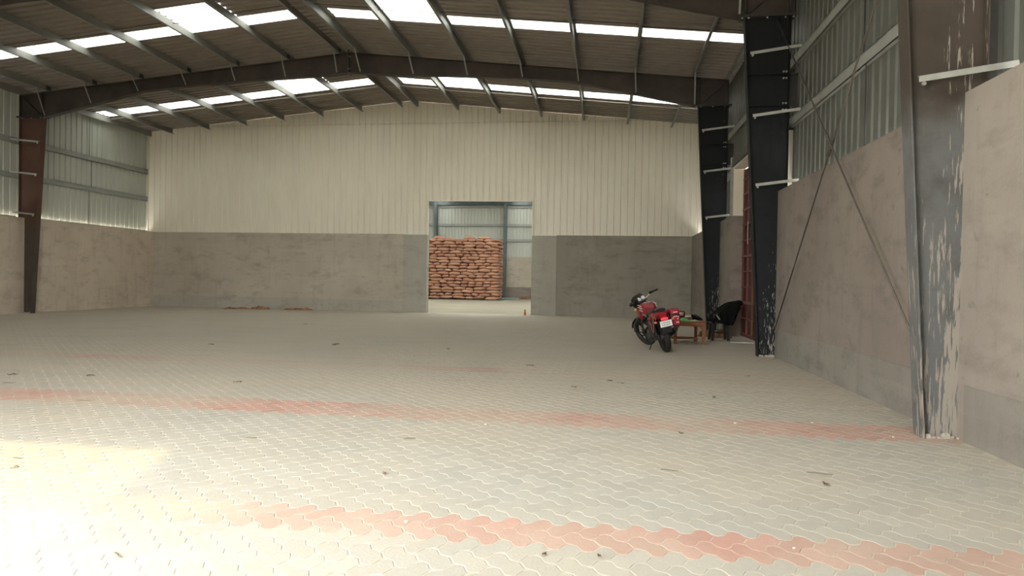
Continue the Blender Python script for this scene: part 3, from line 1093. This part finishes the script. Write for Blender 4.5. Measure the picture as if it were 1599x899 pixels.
tag(mb.build('ground_sheet', M['tarp']), 'dark tarpaulin spread on the store floor under the sack stack', 'tarpaulin')

# ------------------------------------------------------------------ motorcycle
bike = thing('motorcycle', 'red and black motorcycle leaning on its side stand beside the low wooden table', 'motorcycle', (8.875, 13.42, .008), (0, math.radians(-14), math.radians(12)))
def wheel(name, par, loc, rz=0.0, wid=.055):
    w_ = thing(name, '', '', loc)
    for key in ('label', 'category'):
        del w_[key]
    w_.parent = par
    w_.rotation_euler = (0, 0, rz)
    tyre = MB().torus((0, 0, 0), .255, wid, .045, 44, 10)
    for k in range(44):
        a = 2 * math.pi * k / 44
        ca, sa = math.cos(a), math.sin(a)
        tyre.beam((-.6 * wid, .297 * ca, .297 * sa), (.6 * wid, .297 * math.cos(a + .05), .297 * math.sin(a + .05)), .016, .012, (0, ca, sa))
    tyre.build('tyre', M['black_rubber'], w_, smooth='angle')
    MB().torus((0, 0, 0), .208, .032, .014, 40, 8).build('rim', M['black_metal'], w_, smooth=True)
    for k in range(5):
        a = 2 * math.pi * k / 5
        MB().beam((0, .03 * math.cos(a), .03 * math.sin(a)), (0, .205 * math.cos(a), .205 * math.sin(a)), .022, .035, (1, 0, 0)).build('spoke', M['black_metal'], w_)
    MB().cyl((-.06, 0, 0), (.06, 0, 0), .05, seg=16).build('hub', M['alloy'], w_)
    return w_
wheel('rear_wheel', bike, (0, 0, .3))
# frame and swing arm
mb = MB()
mb.tube([(0, .95, .86), (0, .80, .62), (0, .72, .32), (0, .40, .22)], .019)
mb.tube([(0, .93, .80), (0, .60, .70), (0, .30, .62), (.0, .25, .30)], .019)
for s in (-1, 1):
    mb.tube([(s * .05, .35, .65), (s * .10, 0, .70), (s * .09, -.30, .74)], .014)
    mb.tube([(s * .06, .28, .34), (s * .075, 0, .30)], .018)
    mb.tube([(s * .11, .02, .34), (s * .12, .1, .66)], .028, 10)
mb.build('frame', M['black_metal'], bike, smooth='angle')
for s in (-1, 1):
    mb = MB()
    pts = [(s * .125, .02 + .08 * k / 30, .36 + .28 * k / 30) for k in range(31)]
    for k in range(0, 31, 3):
        c = Vector(pts[k])
        mb.torus((0, 0, 0), .001, .001, .001, 3, 3) if False else mb.cyl(c - Vector((0, .004, .009)), c + Vector((0, .004, .009)), .038, seg=12)
    mb.build('shock_absorber', M['moto_red'] if s > 0 else M['black_metal'], bike)
# engine
mb = MB()
mb.box((-.13, .32, .20), (.13, .68, .42), ch=.04)
mb.cyl((-.16, .40, .30), (.16, .40, .30), .10, seg=20)
mb.cyl((-.15, .58, .29), (.15, .58, .29), .075, seg=20)
for k in range(8):
    z = .42 + k * .026
    mb.box((-.095, .47, z), (.095, .66, z + .012))
mb.box((-.07, .49, .42), (.07, .64, .65))
mb.build('engine', M['alloy'], bike, smooth='angle')
# tank
def rrect(cx, cz, w, h, y, e=.55, n=20, tw=.0):
    out = []
    for k in range(n):
        a = 2 * math.pi * k / n
        ca, sa = math.cos(a), math.sin(a)
        px_ = math.copysign(abs(ca) ** e, ca) * w
        pz_ = math.copysign(abs(sa) ** e, sa) * h
        if sa < 0:
            px_ *= 1 - .25 * abs(sa)
        out.append(Vector((cx + px_, y, cz + pz_)))
    return out
secs = [rrect(0, .785, .055, .05, .40), rrect(0, .80, .10, .075, .46), rrect(0, .82, .135, .105, .56), rrect(0, .83, .15, .12, .68), rrect(0, .83, .145, .115, .80), rrect(0, .83, .11, .09, .90), rrect(0, .83, .06, .05, .95)]
tk = MB().loft(secs).build('fuel_tank', M['moto_red'], bike, smooth='angle')
mb = MB()
for s in (-1, 1):
    for z in (.80, .855, .90):
        mb.beam((s * .152, .56, z), (s * .154, .82, z + .02), .012, .014, (s, 0, 0))
mb.beam((-.05, .6, .952), (-.04, .8, .948), .02, .006)
mb.beam((.05, .6, .952), (.04, .8, .948), .02, .006)
mb.build('stripe', M['white_paint'], tk)
MB().cyl((0, .74, .945), (0, .74, .962), .035, seg=16).build('filler_cap', M['chrome'], tk)
# shrouds beside the tank
for s in (-1, 1):
    MB().prism([(.72, .62), (.95, .66), (1.0, .80), (.9, .88), (.72, .80)], 'x', s * .13, s * .165).build('tank_shroud', M['moto_red'], bike)
# seat
secs = [rrect(0, .775, .09, .035, .46), rrect(0, .775, .12, .05, .36), rrect(0, .785, .13, .05, .15), rrect(0, .81, .12, .05, -.05), rrect(0, .825, .09, .035, -.22)]
MB().loft(secs).build('seat', M['black_plastic'], bike, smooth='angle')
# tail cowl, lamp, plate
secs = [rrect(0, .71, .10, .06, .28), rrect(0, .72, .125, .075, .05), rrect(0, .735, .12, .075, -.18), rrect(0, .745, .085, .06, -.30), rrect(0, .75, .05, .04, -.34)]
MB().loft(secs).build('tail_cowl', M['moto_red'], bike, smooth='angle')
MB().box((-.065, -.365, .650), (.065, -.30, .690), ch=.014).build('tail_light', M['tail_red'], bike)
pl = MB().box((-.115, -.385, .525), (.115, -.378, .640), ch=.003, mat=Matrix.Translation((0.0, 0, 0))).build('number_plate', M['white_plate'], bike)
# worn, unreadable registration characters: one blurred line and a shorter one above
mb = MB()
for row, (z, n, h) in enumerate(((.605, 5, .022), (.562, 4, .036))):
    for k in range(n):
        w_ = .17 / n
        x0 = -.085 + k * w_
        mb.box((x0 + .002, -.3866, z - h / 2), (x0 + .008, -.385, z + h / 2))
        if k % 2:
            mb.box((x0 + .002, -.3866, z + h / 2 - .006), (x0 + w_ * .7, -.385, z + h / 2))
        if k % 3:
            mb.box((x0 + .002, -.3866, z - .003), (x0 + w_ * .7, -.385, z + .003))
        if k != 1:
            mb.box((x0 + w_ * .7 - .006, -.3866, z - h / 2), (x0 + w_ * .7, -.385, z + h / 2))
mb.build('registration_characters', M['ink'], pl)
# rear mudguard
arc = [(math.cos(a), math.sin(a)) for a in [math.radians(30 + 12 * k) for k in range(12)]]
A = [(-.075, .355 * -c_ * -1 * 1, .3 + .355 * s_) for c_, s_ in arc]
mb = MB()
A = [(-.075, -.0 + .36 * math.cos(math.radians(40 + 13 * k)), .33 + .36 * math.sin(math.radians(40 + 13 * k))) for k in range(10)]
B = [(.075, y_, z_) for _, y_, z_ in A]
A2 = [(-.075, y_, z_ + .012) for _, y_, z_ in A]
B2 = [(.075, y_, z_ + .012) for _, y_, z_ in A]
mb.strip(A, B).strip(A2, B2).strip(A, A2).strip(B, B2)
mb.box((-.085, -.385, .40), (.085, -.32, .53), ch=.01)
mb.build('rear_mudguard', M['black_plastic'], bike)
for s in (-1, 1):
    o_ = MB().ell((s * .17, -.30, .63), (.028, .034, .024), 1, 12, 8).build('rear_indicator', M['orange'], bike, smooth=True)
    MB().cyl((s * .09, -.30, .63), (s * .15, -.30, .63), .008, seg=8).build('stalk', M['black_metal'], o_)
# exhaust
mb = MB().tube([(.06, .68, .50), (.10, .76, .36), (.12, .66, .20), (.14, .40, .19), (.155, .22, .24)], .019, 10)
mb.build('exhaust_pipe', M['black_metal'], bike, smooth=True)
mb = MB().tube([(.155, .26, .23), (.16, .18, .26), (.175, -.26, .42), (.177, -.31, .435)], [.022, .047, .055, .040], 16)
mf = mb.build('muffler', M['black_metal'], bike, smooth='angle')
MB().beam((.228, .05, .345), (.232, -.16, .42), .05, .008, (1, 0, 0)).build('heat_shield', M['chrome'], mf)
# guards
mb = MB().tube([(-.05, .74, .30), (-.20, .78, .30), (-.33, .80, .42), (-.33, .80, .55), (-.20, .84, .66), (-.05, .86, .66)], .014, 8)
mb.tube([(.05, .74, .30), (.20, .78, .30), (.33, .80, .42), (.33, .80, .55), (.20, .84, .66), (.05, .86, .66)], .014, 8)
mb.build('crash_guard', M['black_metal'], bike, smooth='angle')
mb = MB().tube([(-.10, .30, .66), (-.22, .20, .62), (-.24, -.10, .56), (-.23, -.18, .36), (-.21, .0, .27), (-.20, .2, .30)], .009, 6)
mb.tube([(-.24, .05, .60), (-.225, .05, .29)], .007, 6)
mb.build('side_guard', M['black_metal'], bike, smooth='angle')
MB().tube([(-.08, .42, .24), (-.15, .40, .16), (-.255, .50, -.055), (-.275, .53, -.062)], .010, 8).build('side_stand', M['black_metal'], bike)
for s in (-1, 1):
    MB().cyl((s * .12, .30, .27), (s * .27, .29, .28), .016, seg=10).build('footpeg', M['black_rubber'], bike)
MB().box((-.105, -.04, .27), (-.085, .38, .36), ch=.008).build('chain_guard', M['black_metal'], bike)
for s in (-1, 1):
    MB().prism([(.10, .46), (.36, .44), (.42, .60), (.30, .69), (.08, .66)], 'x', s * .11, s * .135).build('side_panel', M['moto_red'], bike)
# steering assembly
ST = math.radians(27)
axis0 = Vector((0, .99, .84))
steer = thing('steering', '', '', axis0)
for key in ('label', 'category'):
    del steer[key]
steer.parent = bike
rake = Vector((0, -.42, .907)).normalized()
steer.rotation_mode = 'QUATERNION'
from mathutils import Quaternion
steer.rotation_quaternion = Quaternion(rake, ST)
steer.name = 'front_fork'
fw_c = Vector((0, 1.27, .3)) - axis0
fw = MB().torus(fw_c, .258, .043, .042, 44, 10).build('front_tyre', M['black_rubber'], steer, smooth='angle')
mb = MB().torus(fw_c, .212, .028, .013, 40, 8)
mb.cyl(fw_c - Vector((.055, 0, 0)), fw_c + Vector((.055, 0, 0)), .05)
for k in range(5):
    a = 2 * math.pi * k / 5
    mb.beam(fw_c + Vector((0, .03 * math.cos(a), .03 * math.sin(a))), fw_c + Vector((0, .21 * math.cos(a), .21 * math.sin(a))), .022, .035, (1, 0, 0))
mb.build('front_rim', M['black_metal'], steer, smooth='angle')
for s in (-1, 1):
    mb = MB().tube([Vector((s * .085, .955 - .99, .93 - .84)), Vector((s * .085, 1.12 - .99, .57 - .84))], .017, 10)
    mb.tube([Vector((s * .085, 1.12 - .99, .57 - .84)), fw_c + Vector((s * .075, -.02, 0))], .026, 10)
    mb.build('fork_leg', M['alloy'], steer, smooth='angle')
A = [fw_c + Vector((-.06, .335 * math.cos(math.radians(a)), .335 * math.sin(math.radians(a)))) for a in range(20, 171, 15)]
B = [q + Vector((.12, 0, 0)) for q in A]
C_ = [q + Vector((.06, 0, 0)) + (q + Vector((.06, 0, 0)) - fw_c).normalized() * .022 for q in A]
MB().strip(A, C_).strip(C_, B).build('front_mudguard', M['black_plastic'], steer, smooth=True)
Y0_, Z0_ = -.99, -.84
hb = [(-.36, .80, 1.06), (-.22, .86, 1.065), (-.12, .93, 1.0), (0, .945, .98), (.12, .93, 1.0), (.22, .86, 1.065), (.36, .80, 1.06)]
MB().tube([(x_, y_ + Y0_, z_ + Z0_) for x_, y_, z_ in hb], .0115, 10).build('handlebar', M['chrome'], steer, smooth=True)
for s in (-1, 1):
    MB().tube([(s * .23, .855 + Y0_, 1.065 + Z0_), (s * .36, .80 + Y0_, 1.06 + Z0_)], .0185, 12).build('grip', M['black_rubber'], steer)
    MB().box((s * .205 - .03, .84 + Y0_, 1.04 + Z0_), (s * .205 + .03, .885 + Y0_, 1.09 + Z0_), ch=.008).build('switch_block', M['black_plastic'], steer)
    MB().tube([(s * .21, .88 + Y0_, 1.065 + Z0_), (s * .30, .90 + Y0_, 1.055 + Z0_), (s * .37, .88 + Y0_, 1.05 + Z0_)], .006, 6).build('lever', M['chrome'], steer)
m_ = MB().ell((-.33, .90 + Y0_, 1.03 + Z0_), (.055, .022, .04), .8, 14, 8).build('mirror', M['black_plastic'], steer, smooth=True)
MB().tube([(-.21, .87 + Y0_, 1.07 + Z0_), (-.27, .90 + Y0_, 1.10 + Z0_), (-.32, .90 + Y0_, 1.04 + Z0_)], .006, 6).build('mirror_stem', M['black_metal'], m_)
# headlamp fairing and instruments
secs = [rrect(0, .0, .12, .085, -.02), rrect(0, .01, .15, .13, .06), rrect(0, -.02, .135, .13, .14), rrect(0, -.04, .09, .09, .20)]
secs = [[Vector((q.x, q.y + 1.0 + Y0_, q.z + .985 + Z0_)) for q in s_] for s_ in secs]
ff = MB().loft(secs).build('headlamp_fairing', M['black_plastic'], steer, smooth='angle')
MB().cyl((0, 1.19 + Y0_, .95 + Z0_), (0, 1.215 + Y0_, .945 + Z0_), .075, seg=20).build('headlamp', M['chrome'], ff)
for sx in (-.055, .055):
    mb = MB().cyl((sx, .975 + Y0_, 1.02 + Z0_), (sx, .955 + Y0_, 1.035 + Z0_), .042, seg=18)
    mb.build('gauge', M['white_plate'], ff)
MB().box((-.10, .90 + Y0_, .965 + Z0_), (.10, .99 + Y0_, .985 + Z0_), ch=.006).build('top_yoke', M['alloy'], steer)
MB().box((-.055, .99 + Y0_ - .06, .80 + Z0_), (.055, 1.05 + Y0_ - .06, .88 + Z0_), ch=.01).build('fork_badge', M['yellow'], steer)
for s in (-1, 1):
    MB().ell((s * .17, 1.05 + Y0_, .86 + Z0_), (.034, .030, .026), 1, 12, 8).build('front_indicator', M['yellow'], steer, smooth=True)
# bungee cords over the seat
def cord(pts):
    MB().tube(pts, .006, 6).build('elastic_cord', M['rope'], bike, smooth=True)
cord([(-.14, -.02, .60), (-.135, -.03, .78), (-.02, -.05, .862), (.125, -.05, .80), (.14, -.02, .64)])
cord([(-.14, .18, .60), (-.135, .10, .80), (0, -.02, .86), (.12, -.14, .80), (.13, -.20, .66)])
cord([(-.14, -.22, .66), (-.12, -.16, .79), (-.15, -.06, .60), (-.21, -.10, .36), (-.20, -.03, .50), (-.14, .1, .62)])
# red and black side bag on the right, hung from the seat
bag = thing('side_bag', 'red and black bag strapped to the right flank of the motorcycle tail', 'bag', (0, 0, 0))
bag.matrix_world = Matrix.Translation((8.875, 13.42, .008)) @ Matrix.Rotation(math.radians(12), 4, 'Z') @ Matrix.Rotation(math.radians(-14), 4, 'Y')
tilt = Matrix.Translation((.235, -.10, .60)) @ Matrix.Rotation(math.radians(6), 4, 'Y')
MB().box((-.09, -.13, -.13), (.095, .16, .14), ch=.03, mat=tilt).build('bag_body', M['black_plastic'], bag, smooth='angle')
MB().box((-.088, -.155, .09), (.092, .10, .195), ch=.035, mat=tilt).build('bag_lid', M['moto_red_bag'], bag, smooth='angle')
MB().box((-.065, -.165, -.105), (.072, -.12, .075), ch=.022, mat=tilt).build('front_pocket', M['moto_red_bag'], bag, smooth='angle')
mb = MB()
for x_, z_, w_ in ((-.045, .055, .03), (-.005, .06, .028), (.03, .045, .03), (.022, .01, .022), (.0, -.055, .05)):
    mb.box((x_, -.168, z_ - .008), (x_ + w_, -.164, z_ + .008), mat=tilt)
mb.build('white_print', M['white_paint'], bag)
MB().box((-.04, -.1575, .13), (.045, -.1545, .145), mat=tilt).build('white_print', M['white_paint'], bag)

# ------------------------------------------------------------------ low wooden table
TROT = math.radians(5)
tb = thing('table', 'low red brown wooden table behind the motorcycle, holding bags and folded things', 'table', (9.40, 15.72, 0), (0, 0, TROT))
TL, TD, TH = .84, .86, .50
for k in range(5):
    a = -TD / 2 + k * TD / 5
    MB().box((-TL / 2 - .02, a + .002, TH - .028), (TL / 2 + .02, a + TD / 5 - .002, TH), ch=.003).build('top_plank', M['wood'], tb)
for sx in (-1, 1):
    for sy in (-1, 1):
        cx_, cy_ = sx * (TL / 2 - .035), sy * (TD / 2 - .035)
        if sx < 0:
            cx_ += .16
        MB().box((cx_ - .032, cy_ - .032, 0), (cx_ + .032, cy_ + .032, TH - .029), ch=.003).build('leg', M['wood'], tb)
        MB().prism([(cx_ - sx * .032, TH - .10), (cx_ - sx * .10, TH - .10), (cx_ - sx * .032, TH - .19)], 'y', cy_ - .02, cy_ + .02).build('corner_brace', M['wood'], tb)
for sy in (-1, 1):
    y_ = sy * (TD / 2 - .02)
    MB().box((-TL / 2 + .02, y_ - .012, TH - .11), (TL / 2 - .01, y_ + .012, TH - .03)).build('apron', M['wood'], tb)
for sx in (-1, 1):
    x_ = sx * (TL / 2 - .02)
    MB().box((x_ - .012, -TD / 2 + .04, TH - .11), (x_ + .012, TD / 2 - .04, TH - .03)).build('apron', M['wood'], tb)
MB().box((-.22, .02, .075), (.36, .12, .105)).build('stretcher', M['wood'], tb)
MB().box((-.25, TD / 2 - .07, .06), (.38, TD / 2 - .035, .10)).build('stretcher', M['wood'], tb)
def on_table(x_, y_):
    c_, s_ = math.cos(TROT), math.sin(TROT)
    return (9.40 + x_ * c_ - y_ * s_, 15.72 + x_ * s_ + y_ * c_, TH)
# green film under, black pouch, folded card, cup, black bag
o = thing('green_film', 'crumpled green plastic film lying on the table edge', 'plastic film', on_table(-.02, -.30))
def crumple(L, D, H, seed, nx=14, ny=10):
    rr = random.Random(seed)
    vs_, fs_ = [], []
    a1, a2, a3 = rr.uniform(0, 6), rr.uniform(0, 6), rr.uniform(0, 6)
    for j in range(ny + 1):
        for i in range(nx + 1):
            u_, v_ = i / nx * 2 - 1, j / ny * 2 - 1
            edge = max(0, 1 - max(abs(u_), abs(v_)) ** 3)
            z_ = H * edge * (.55 + .25 * math.sin(5 * u_ + a1) * math.cos(4 * v_ + a2) + .25 * math.sin(9 * u_ * v_ + a3) + rr.uniform(-.12, .12)) + .004
            wob = 1 + .12 * math.sin(6 * math.atan2(v_, u_) + a2)
            vs_.append((u_ * L / 2 * wob, v_ * D / 2 * wob, max(z_, .003)))
    for j in range(ny):
        for i in range(nx):
            a = j * (nx + 1) + i
            fs_.append((a, a + 1, a + nx + 2, a + nx + 1))
    m_ = MB()
    m_.add(vs_, fs_)
    m_.add([(x_, y_, 0) for x_, y_, _ in vs_], [tuple(reversed(q)) for q in fs_])
    n_ = len(vs_)
    rim = [i for i in range(nx + 1)] + [(j + 1) * (nx + 1) - 1 for j in range(1, ny + 1)] + [ny * (nx + 1) + i for i in range(nx - 1, -1, -1)] + [j * (nx + 1) for j in range(ny - 1, 0, -1)]
    for a, b in zip(rim, rim[1:] + rim[:1]):
        m_.f.append((a, a + n_, b + n_, b)); m_.mi.append(0)
    return m_
crumple(.24, .18, .075, 4).build('film', M['green'], o, smooth=True)
q = crumple(.26, .12, .03, 9).build('film_end', M['pale_green'], o, smooth=True)
q.location = (.19, .02, 0)
o = thing('pouch', 'black pouch with a pink and white label, on the motorcycle end of the table', 'pouch', on_table(-.08, .02), (0, 0, .1))
MB().box((-.17, -.10, 0), (.10, .10, .075), ch=.025).build('lower_pouch', M['brown'], o, smooth='angle')
MB().box((-.16, -.11, .075), (.12, .11, .205), ch=.03).build('upper_pouch', M['black_plastic'], o, smooth='angle')
MB().box((-.13, -.1135, .105), (.085, -.109, .185), ch=.001).build('label_patch', M['pink'], o)
MB().box((-.09, -.116, .15), (.05, -.1125, .165)).build('white_print', M['white_paint'], o)
o = thing('folded_card', 'tan folded card with a white strip, between the pouch and the black bag', 'card', on_table(.16, .06), (0, 0, .05))
MB().box((-.10, -.09, .0), (.12, .09, .07), ch=.006).build('brown_base', M['brown'], o)
MB().box((-.10, -.10, .07), (.12, .08, .105), ch=.004).build('white_strip', M['white_plate'], o)
MB().box((-.12, -.09, .106), (.09, .09, .145), ch=.006).build('tan_flap', M['tan'], o)
tag(linked('cup', MB().cyl((0, 0, 0), (0, 0, .085), .038, .044, 18).mesh('cup', M['brown'], smooth='angle')), 'small brown cup standing in front of the white strip on the table', 'cup').location = on_table(.13, -.22)
o = thing('cloth_bag', 'limp black bag slumped on the right end of the table', 'bag', on_table(.31, .05))
def bagfn(q):
    k = (q.x + .15) / .30
    zz = (q.z + .085) * (1.15 - .95 * max(0, min(1, k))) * (1 + .08 * math.sin(20 * q.x + 8 * q.y))
    return Vector((q.x, q.y, zz))
MB().ell((0, 0, 0.003), (.15, .13, .085), .7, 24, 12, fn=bagfn).build('bag_body', M['cloth_black'], o, smooth=True)
MB().tube([(-.08, -.06, .15), (-.03, -.12, .10), (.06, -.12, .05), (.11, -.05, .03)], .007, 6).build('strap', M['black_plastic'], o)

# ------------------------------------------------------------------ black plastic chair and the cloth over it
ch = thing('chair', 'black plastic chair against the column, facing the wooden table', 'chair', (10.34, 16.68, 0), (0, 0, math.radians(6)))
SH = .43
legs = [(-.19, -.19), (-.17, .20), (.19, -.17), (.21, .20)]
for lx, ly in legs:
    tx, ty = lx * .82, ly * .82
    z1 = SH - .02
    mb = MB()
    mb.loft([[Vector((lx + a * .026, ly + b * .026, 0)) for a, b in ((-1, -1), (1, -1), (1, 1), (-1, 1))], [Vector((tx + a * .036, ty + b * .036, z1)) for a, b in ((-1, -1), (1, -1), (1, 1), (-1, 1))]])
    mb.build('leg', M['black_plastic'], ch)
MB().box((-.215, -.21, SH - .035), (.20, .21, SH), ch=.014).build('seat', M['black_plastic'], ch, smooth='angle')
# slatted backrest leaning back to +x
mb = MB()
mb.beam((.17, -.19, SH - .01), (.30, -.20, .80), .03, .05, (0, 1, 0))
mb.beam((.17, .19, SH - .01), (.30, .20, .80), .03, .05, (0, 1, 0))
mb.beam((.305, -.20, .80), (.305, .20, .80), .03, .06)
mb.build('backrest_frame', M['black_plastic'], ch)
for k in range(4):
    y_ = -.12 + k * .08
    MB().beam((.18, y_, SH), (.30, y_, .78), .014, .045, (0, 1, 0)).build('backrest_slat', M['black_plastic'], ch)
for sy in (-1, 1):
    MB().tube([(-.17, sy * .205, SH), (-.17, sy * .225, .60), (-.05, sy * .23, .625), (.22, sy * .215, .62)], .018, 8).build('armrest', M['black_plastic'], ch, smooth='angle')
    MB().tube([(-.15, sy * .17, .20), (.0, sy * .17, .165), (.16, sy * .17, .20)], .010, 6).build('leg_brace', M['black_plastic'], ch)
jk = thing('jacket', 'black jacket thrown over the back and arms of the plastic chair', 'jacket', (10.34, 16.68, 0), (0, 0, math.radians(6)))
# body of the cloth: profile draped from the seat front over the back, lofted across y
prof_o = [(-.20, .435), (-.17, .56), (-.06, .665), (.08, .79), (.20, .885), (.30, .915), (.40, .895), (.435, .83), (.40, .77), (.33, .74), (.315, .60), (.27, .40), (.24, .385)]
secs = []
NY = 13
for j in range(NY):
    v_ = j / (NY - 1) * 2 - 1
    y_ = v_ * .275
    k = 1 - .16 * abs(v_) ** 3
    sec = []
    for i, (x_, z_) in enumerate(prof_o):
        w_ = .012 * math.sin(9 * v_ + i * 1.7) + .008 * math.sin(23 * v_ + i)
        sec.append(Vector((x_ + w_, y_ + .006 * math.sin(i * 2.1), .43 + (z_ - .43) * k + w_)))
    inner = [Vector((q.x * .90 + .012, q.y, q.z - .022)) for q in reversed(sec)]
    secs.append(sec + inner)
MB().loft(secs).build('drape', M['cloth_black'], jk, smooth=True)
side = [(-.21, .44), (-.17, .55), (-.06, .65), (.08, .775), (.20, .86), (.30, .89), (.38, .86), (.36, .74), (.30, .58), (.25, .40), (.10, .385), (-.05, .43)]
for y0_, y1_ in ((-.285, -.262), (.262, .285)):
    MB().prism(side, 'y', y0_, y1_).build('hanging_flap', M['cloth_black'], jk)
MB().tube([(.36, -.22, .86), (.45, -.10, .875), (.46, .05, .87), (.38, .2, .86)], [.05, .075, .075, .05], 12).build('rolled_collar', M['cloth_black'], jk, smooth=True)
MB().tube([(.02, -.27, .70), (.05, -.295, .58), (.10, -.29, .44), (.13, -.275, .38)], [.045, .055, .05, .04], 10).build('sleeve', M['cloth_black'], jk, smooth=True)
MB().beam((-.13, -.29, .60), (-.055, -.295, .50), .03, .006, (0, 1, 0)).build('reflective_tab', M['galv'], jk)

# brown sacking on the floor behind the chair
for (x_, y_, L_, D_, H_, sd), lb in zip(((10.22, 17.75, .40, .35, .17, 3), (10.50, 17.55, .50, .42, .19, 8)), ('crumpled brown sack on the floor between the table leg and the chair', 'crumpled brown sack on the floor behind the chair legs')):
    o = crumple(L_, D_, H_, sd, 16, 12).build('empty_sack', M['burlap'], smooth=True)
    o.location = (x_, y_, .002)
    tag(o, lb, 'sack', 'crumpled brown sacks on the floor')
for (x_, y_, L_, D_, H_, sd), lb in zip(((-6.75, 25.35, .95, .4, .10, 11), (-5.85, 25.5, .62, .4, .15, 12), (-4.15, 25.62, .75, .35, .13, 13), (-4.62, 25.55, .35, .3, .11, 14)),
        ('flat brown sack on the floor at the back wall, nearest the left corner', 'bunched brown sack on the floor at the back wall, second from the left corner',
         'reddish brown sack on the floor at the back wall, nearest the doorway', 'small brown scrap of sacking beside the sack nearest the doorway')):
    o = crumple(L_, D_, H_, sd, 16, 10).build('empty_sack', M['burlap'], smooth=True)
    o.location = (x_, y_, .002)
    tag(o, lb, 'sack', 'crumpled brown sacks on the floor')

# store floor oddments
o = crumple(.85, .5, .10, 21, 14, 8).build('plastic_sheet', M['cyan'], smooth=True)
o.location = (1.25, 45.2, .02)
tag(o, 'folded blue plastic sheet on the store floor at the stack corner', 'plastic sheet')
o = crumple(1.3, .8, .28, 22, 16, 10).build('rag_pile', M['brown'], smooth=True)
o.location = (2.35, 47.6, .002)
tag(o, 'heap of brown rags on the store floor by the right door pier', 'rags')
o = thing('bottle', 'small orange bottle standing at the foot of the right door pier', 'bottle', (4.66, 25.82, 0))
MB().tube([(0, 0, 0), (0, 0, .12), (0, 0, .15), (0, 0, .19)], [.045, .045, .02, .02], 14).build('bottle_body', M['orange'], o, smooth='angle')
MB().cyl((0, 0, .19), (0, 0, .215), .022, seg=12).build('cap', M['black_plastic'], o)
# thin pale stick in front of the door
tag(MB().beam((10.50, 16.02, .012), (11.0, 15.98, .012), .035, .02).build('stick', M['paper']), 'thin white stick on the floor in front of the red door', 'stick')

# scattered bits
def bit_leaf(x_, y_, L_, rz):
    rr = random.Random(int(x_ * 1000))
    m_ = MB()
    n_ = 6
    A = [(-L_ / 2 + L_ * k / n_, -L_ * .22 * math.sin(math.pi * k / n_), .006 + .012 * math.sin(3 * k + rr.uniform(0, 3)) ** 2) for k in range(n_ + 1)]
    B = [(-L_ / 2 + L_ * k / n_, L_ * .22 * math.sin(math.pi * k / n_), .006 + .016 * math.sin(2 * k + rr.uniform(0, 3)) ** 2) for k in range(n_ + 1)]
    m_.strip(A, B)
    m_.strip([(p_[0], p_[1], p_[2] - .003) for p_ in B], [(p_[0], p_[1], p_[2] - .003) for p_ in A])
    o_ = m_.build('dry_leaf', M['leaf'], fix=False)
    o_.location = (x_, y_, .001)
    o_.rotation_euler = (0, 0, rz)
    BITS.append((o_, 'dry leaf scrap', 'leaf', 'dry leaf scraps on the paver floor'))
def bit_twig(x_, y_, L_, rz):
    o_ = MB().tube([(-L_ / 2, 0, .004), (-L_ / 6, L_ * .03, .006), (L_ / 5, -L_ * .02, .005), (L_ / 2, L_ * .04, .008)], [.003, .0035, .003, .002], 6).build('twig', M['twig'], smooth=True)
    o_.location = (x_, y_, .001)
    o_.rotation_euler = (0, 0, rz)
    BITS.append((o_, 'thin dry twig', 'twig', 'dry twigs on the paver floor'))
FP = FPX
def floor_pt(px, py):
    v = d + r2 * ((px - 799.5) / FP) - u2 * ((py - 449.5) / FP)
    k = -CAM_H / v.z
    return CAM_X + v.x * k, v.y * k
BITS = []
for px, py, L_ in ((970, 599, .11), (952, 595, .09), (896, 605, .08), (827, 571, .14), (477, 506, .2), (330, 538, .16), (524, 538, .2), (371, 597, .1), (23, 731, .05), (20, 585, .12), (142, 587, .1), (1115, 621, .08), (1168, 588, .09), (700, 545, .12), (1290, 757, .06), (1062, 677, .07), (600, 740, .05), (850, 868, .035), (936, 871, .03)):
    bit_leaf(*floor_pt(px, py), L_, rnd(0, 6))
for px, py, L_, rz in ((184, 868, .085, -.62), (28, 716, .085, -.1), (14, 598, .15, .2), (133, 626, .2, .1), (1280, 740, .17, -.25), (640, 685, .1, .3), (1045, 735, .12, -.3), (392, 684, .09, .1)):
    bit_twig(*floor_pt(px, py), L_, rz)
for px, py, s_ in ((276, 695, .012), (1148, 661, .025), (1268, 660, .02), (1395, 683, .02), (1470, 588, .02), (1240, 856, .014), (553, 650, .012), (634, 815, .02), (758, 663, .02), (1061, 536, .05), (1075, 536, .05)):
    x_, y_ = floor_pt(px, py)
    o_ = MB().ell((0, 0, s_ * .2), (s_ * .6, s_ * .4, s_ * .25), .8, 8, 5).build('pebble', M['paper'], smooth=True)
    o_.location = (x_, y_, 0)
    BITS.append((o_, 'tiny white chip', 'chip', 'white chips on the paver floor'))

# label the scattered bits by the band of floor they lie in and their order across it
def band(y_):
    for lim, txt in ((3.5, 'in front of the nearest red stripe'), (6.5, 'between the nearest and the second red stripe'), (9.95, 'between the second and the faint third red stripe'), (99, 'beyond the faint third red stripe')):
        if y_ < lim:
            return txt
seen = {}
for o_, what, cat_, grp in sorted(BITS, key=lambda q: (q[0].location.x - CAM_X) / q[0].location.y):
    kk = (what, band(o_.location.y))
    seen[kk] = seen.get(kk, 0) + 1
    tag(o_, '%s %s, %s from the left' % (what, kk[1], ORD[seen[kk] - 1]), cat_, grp)
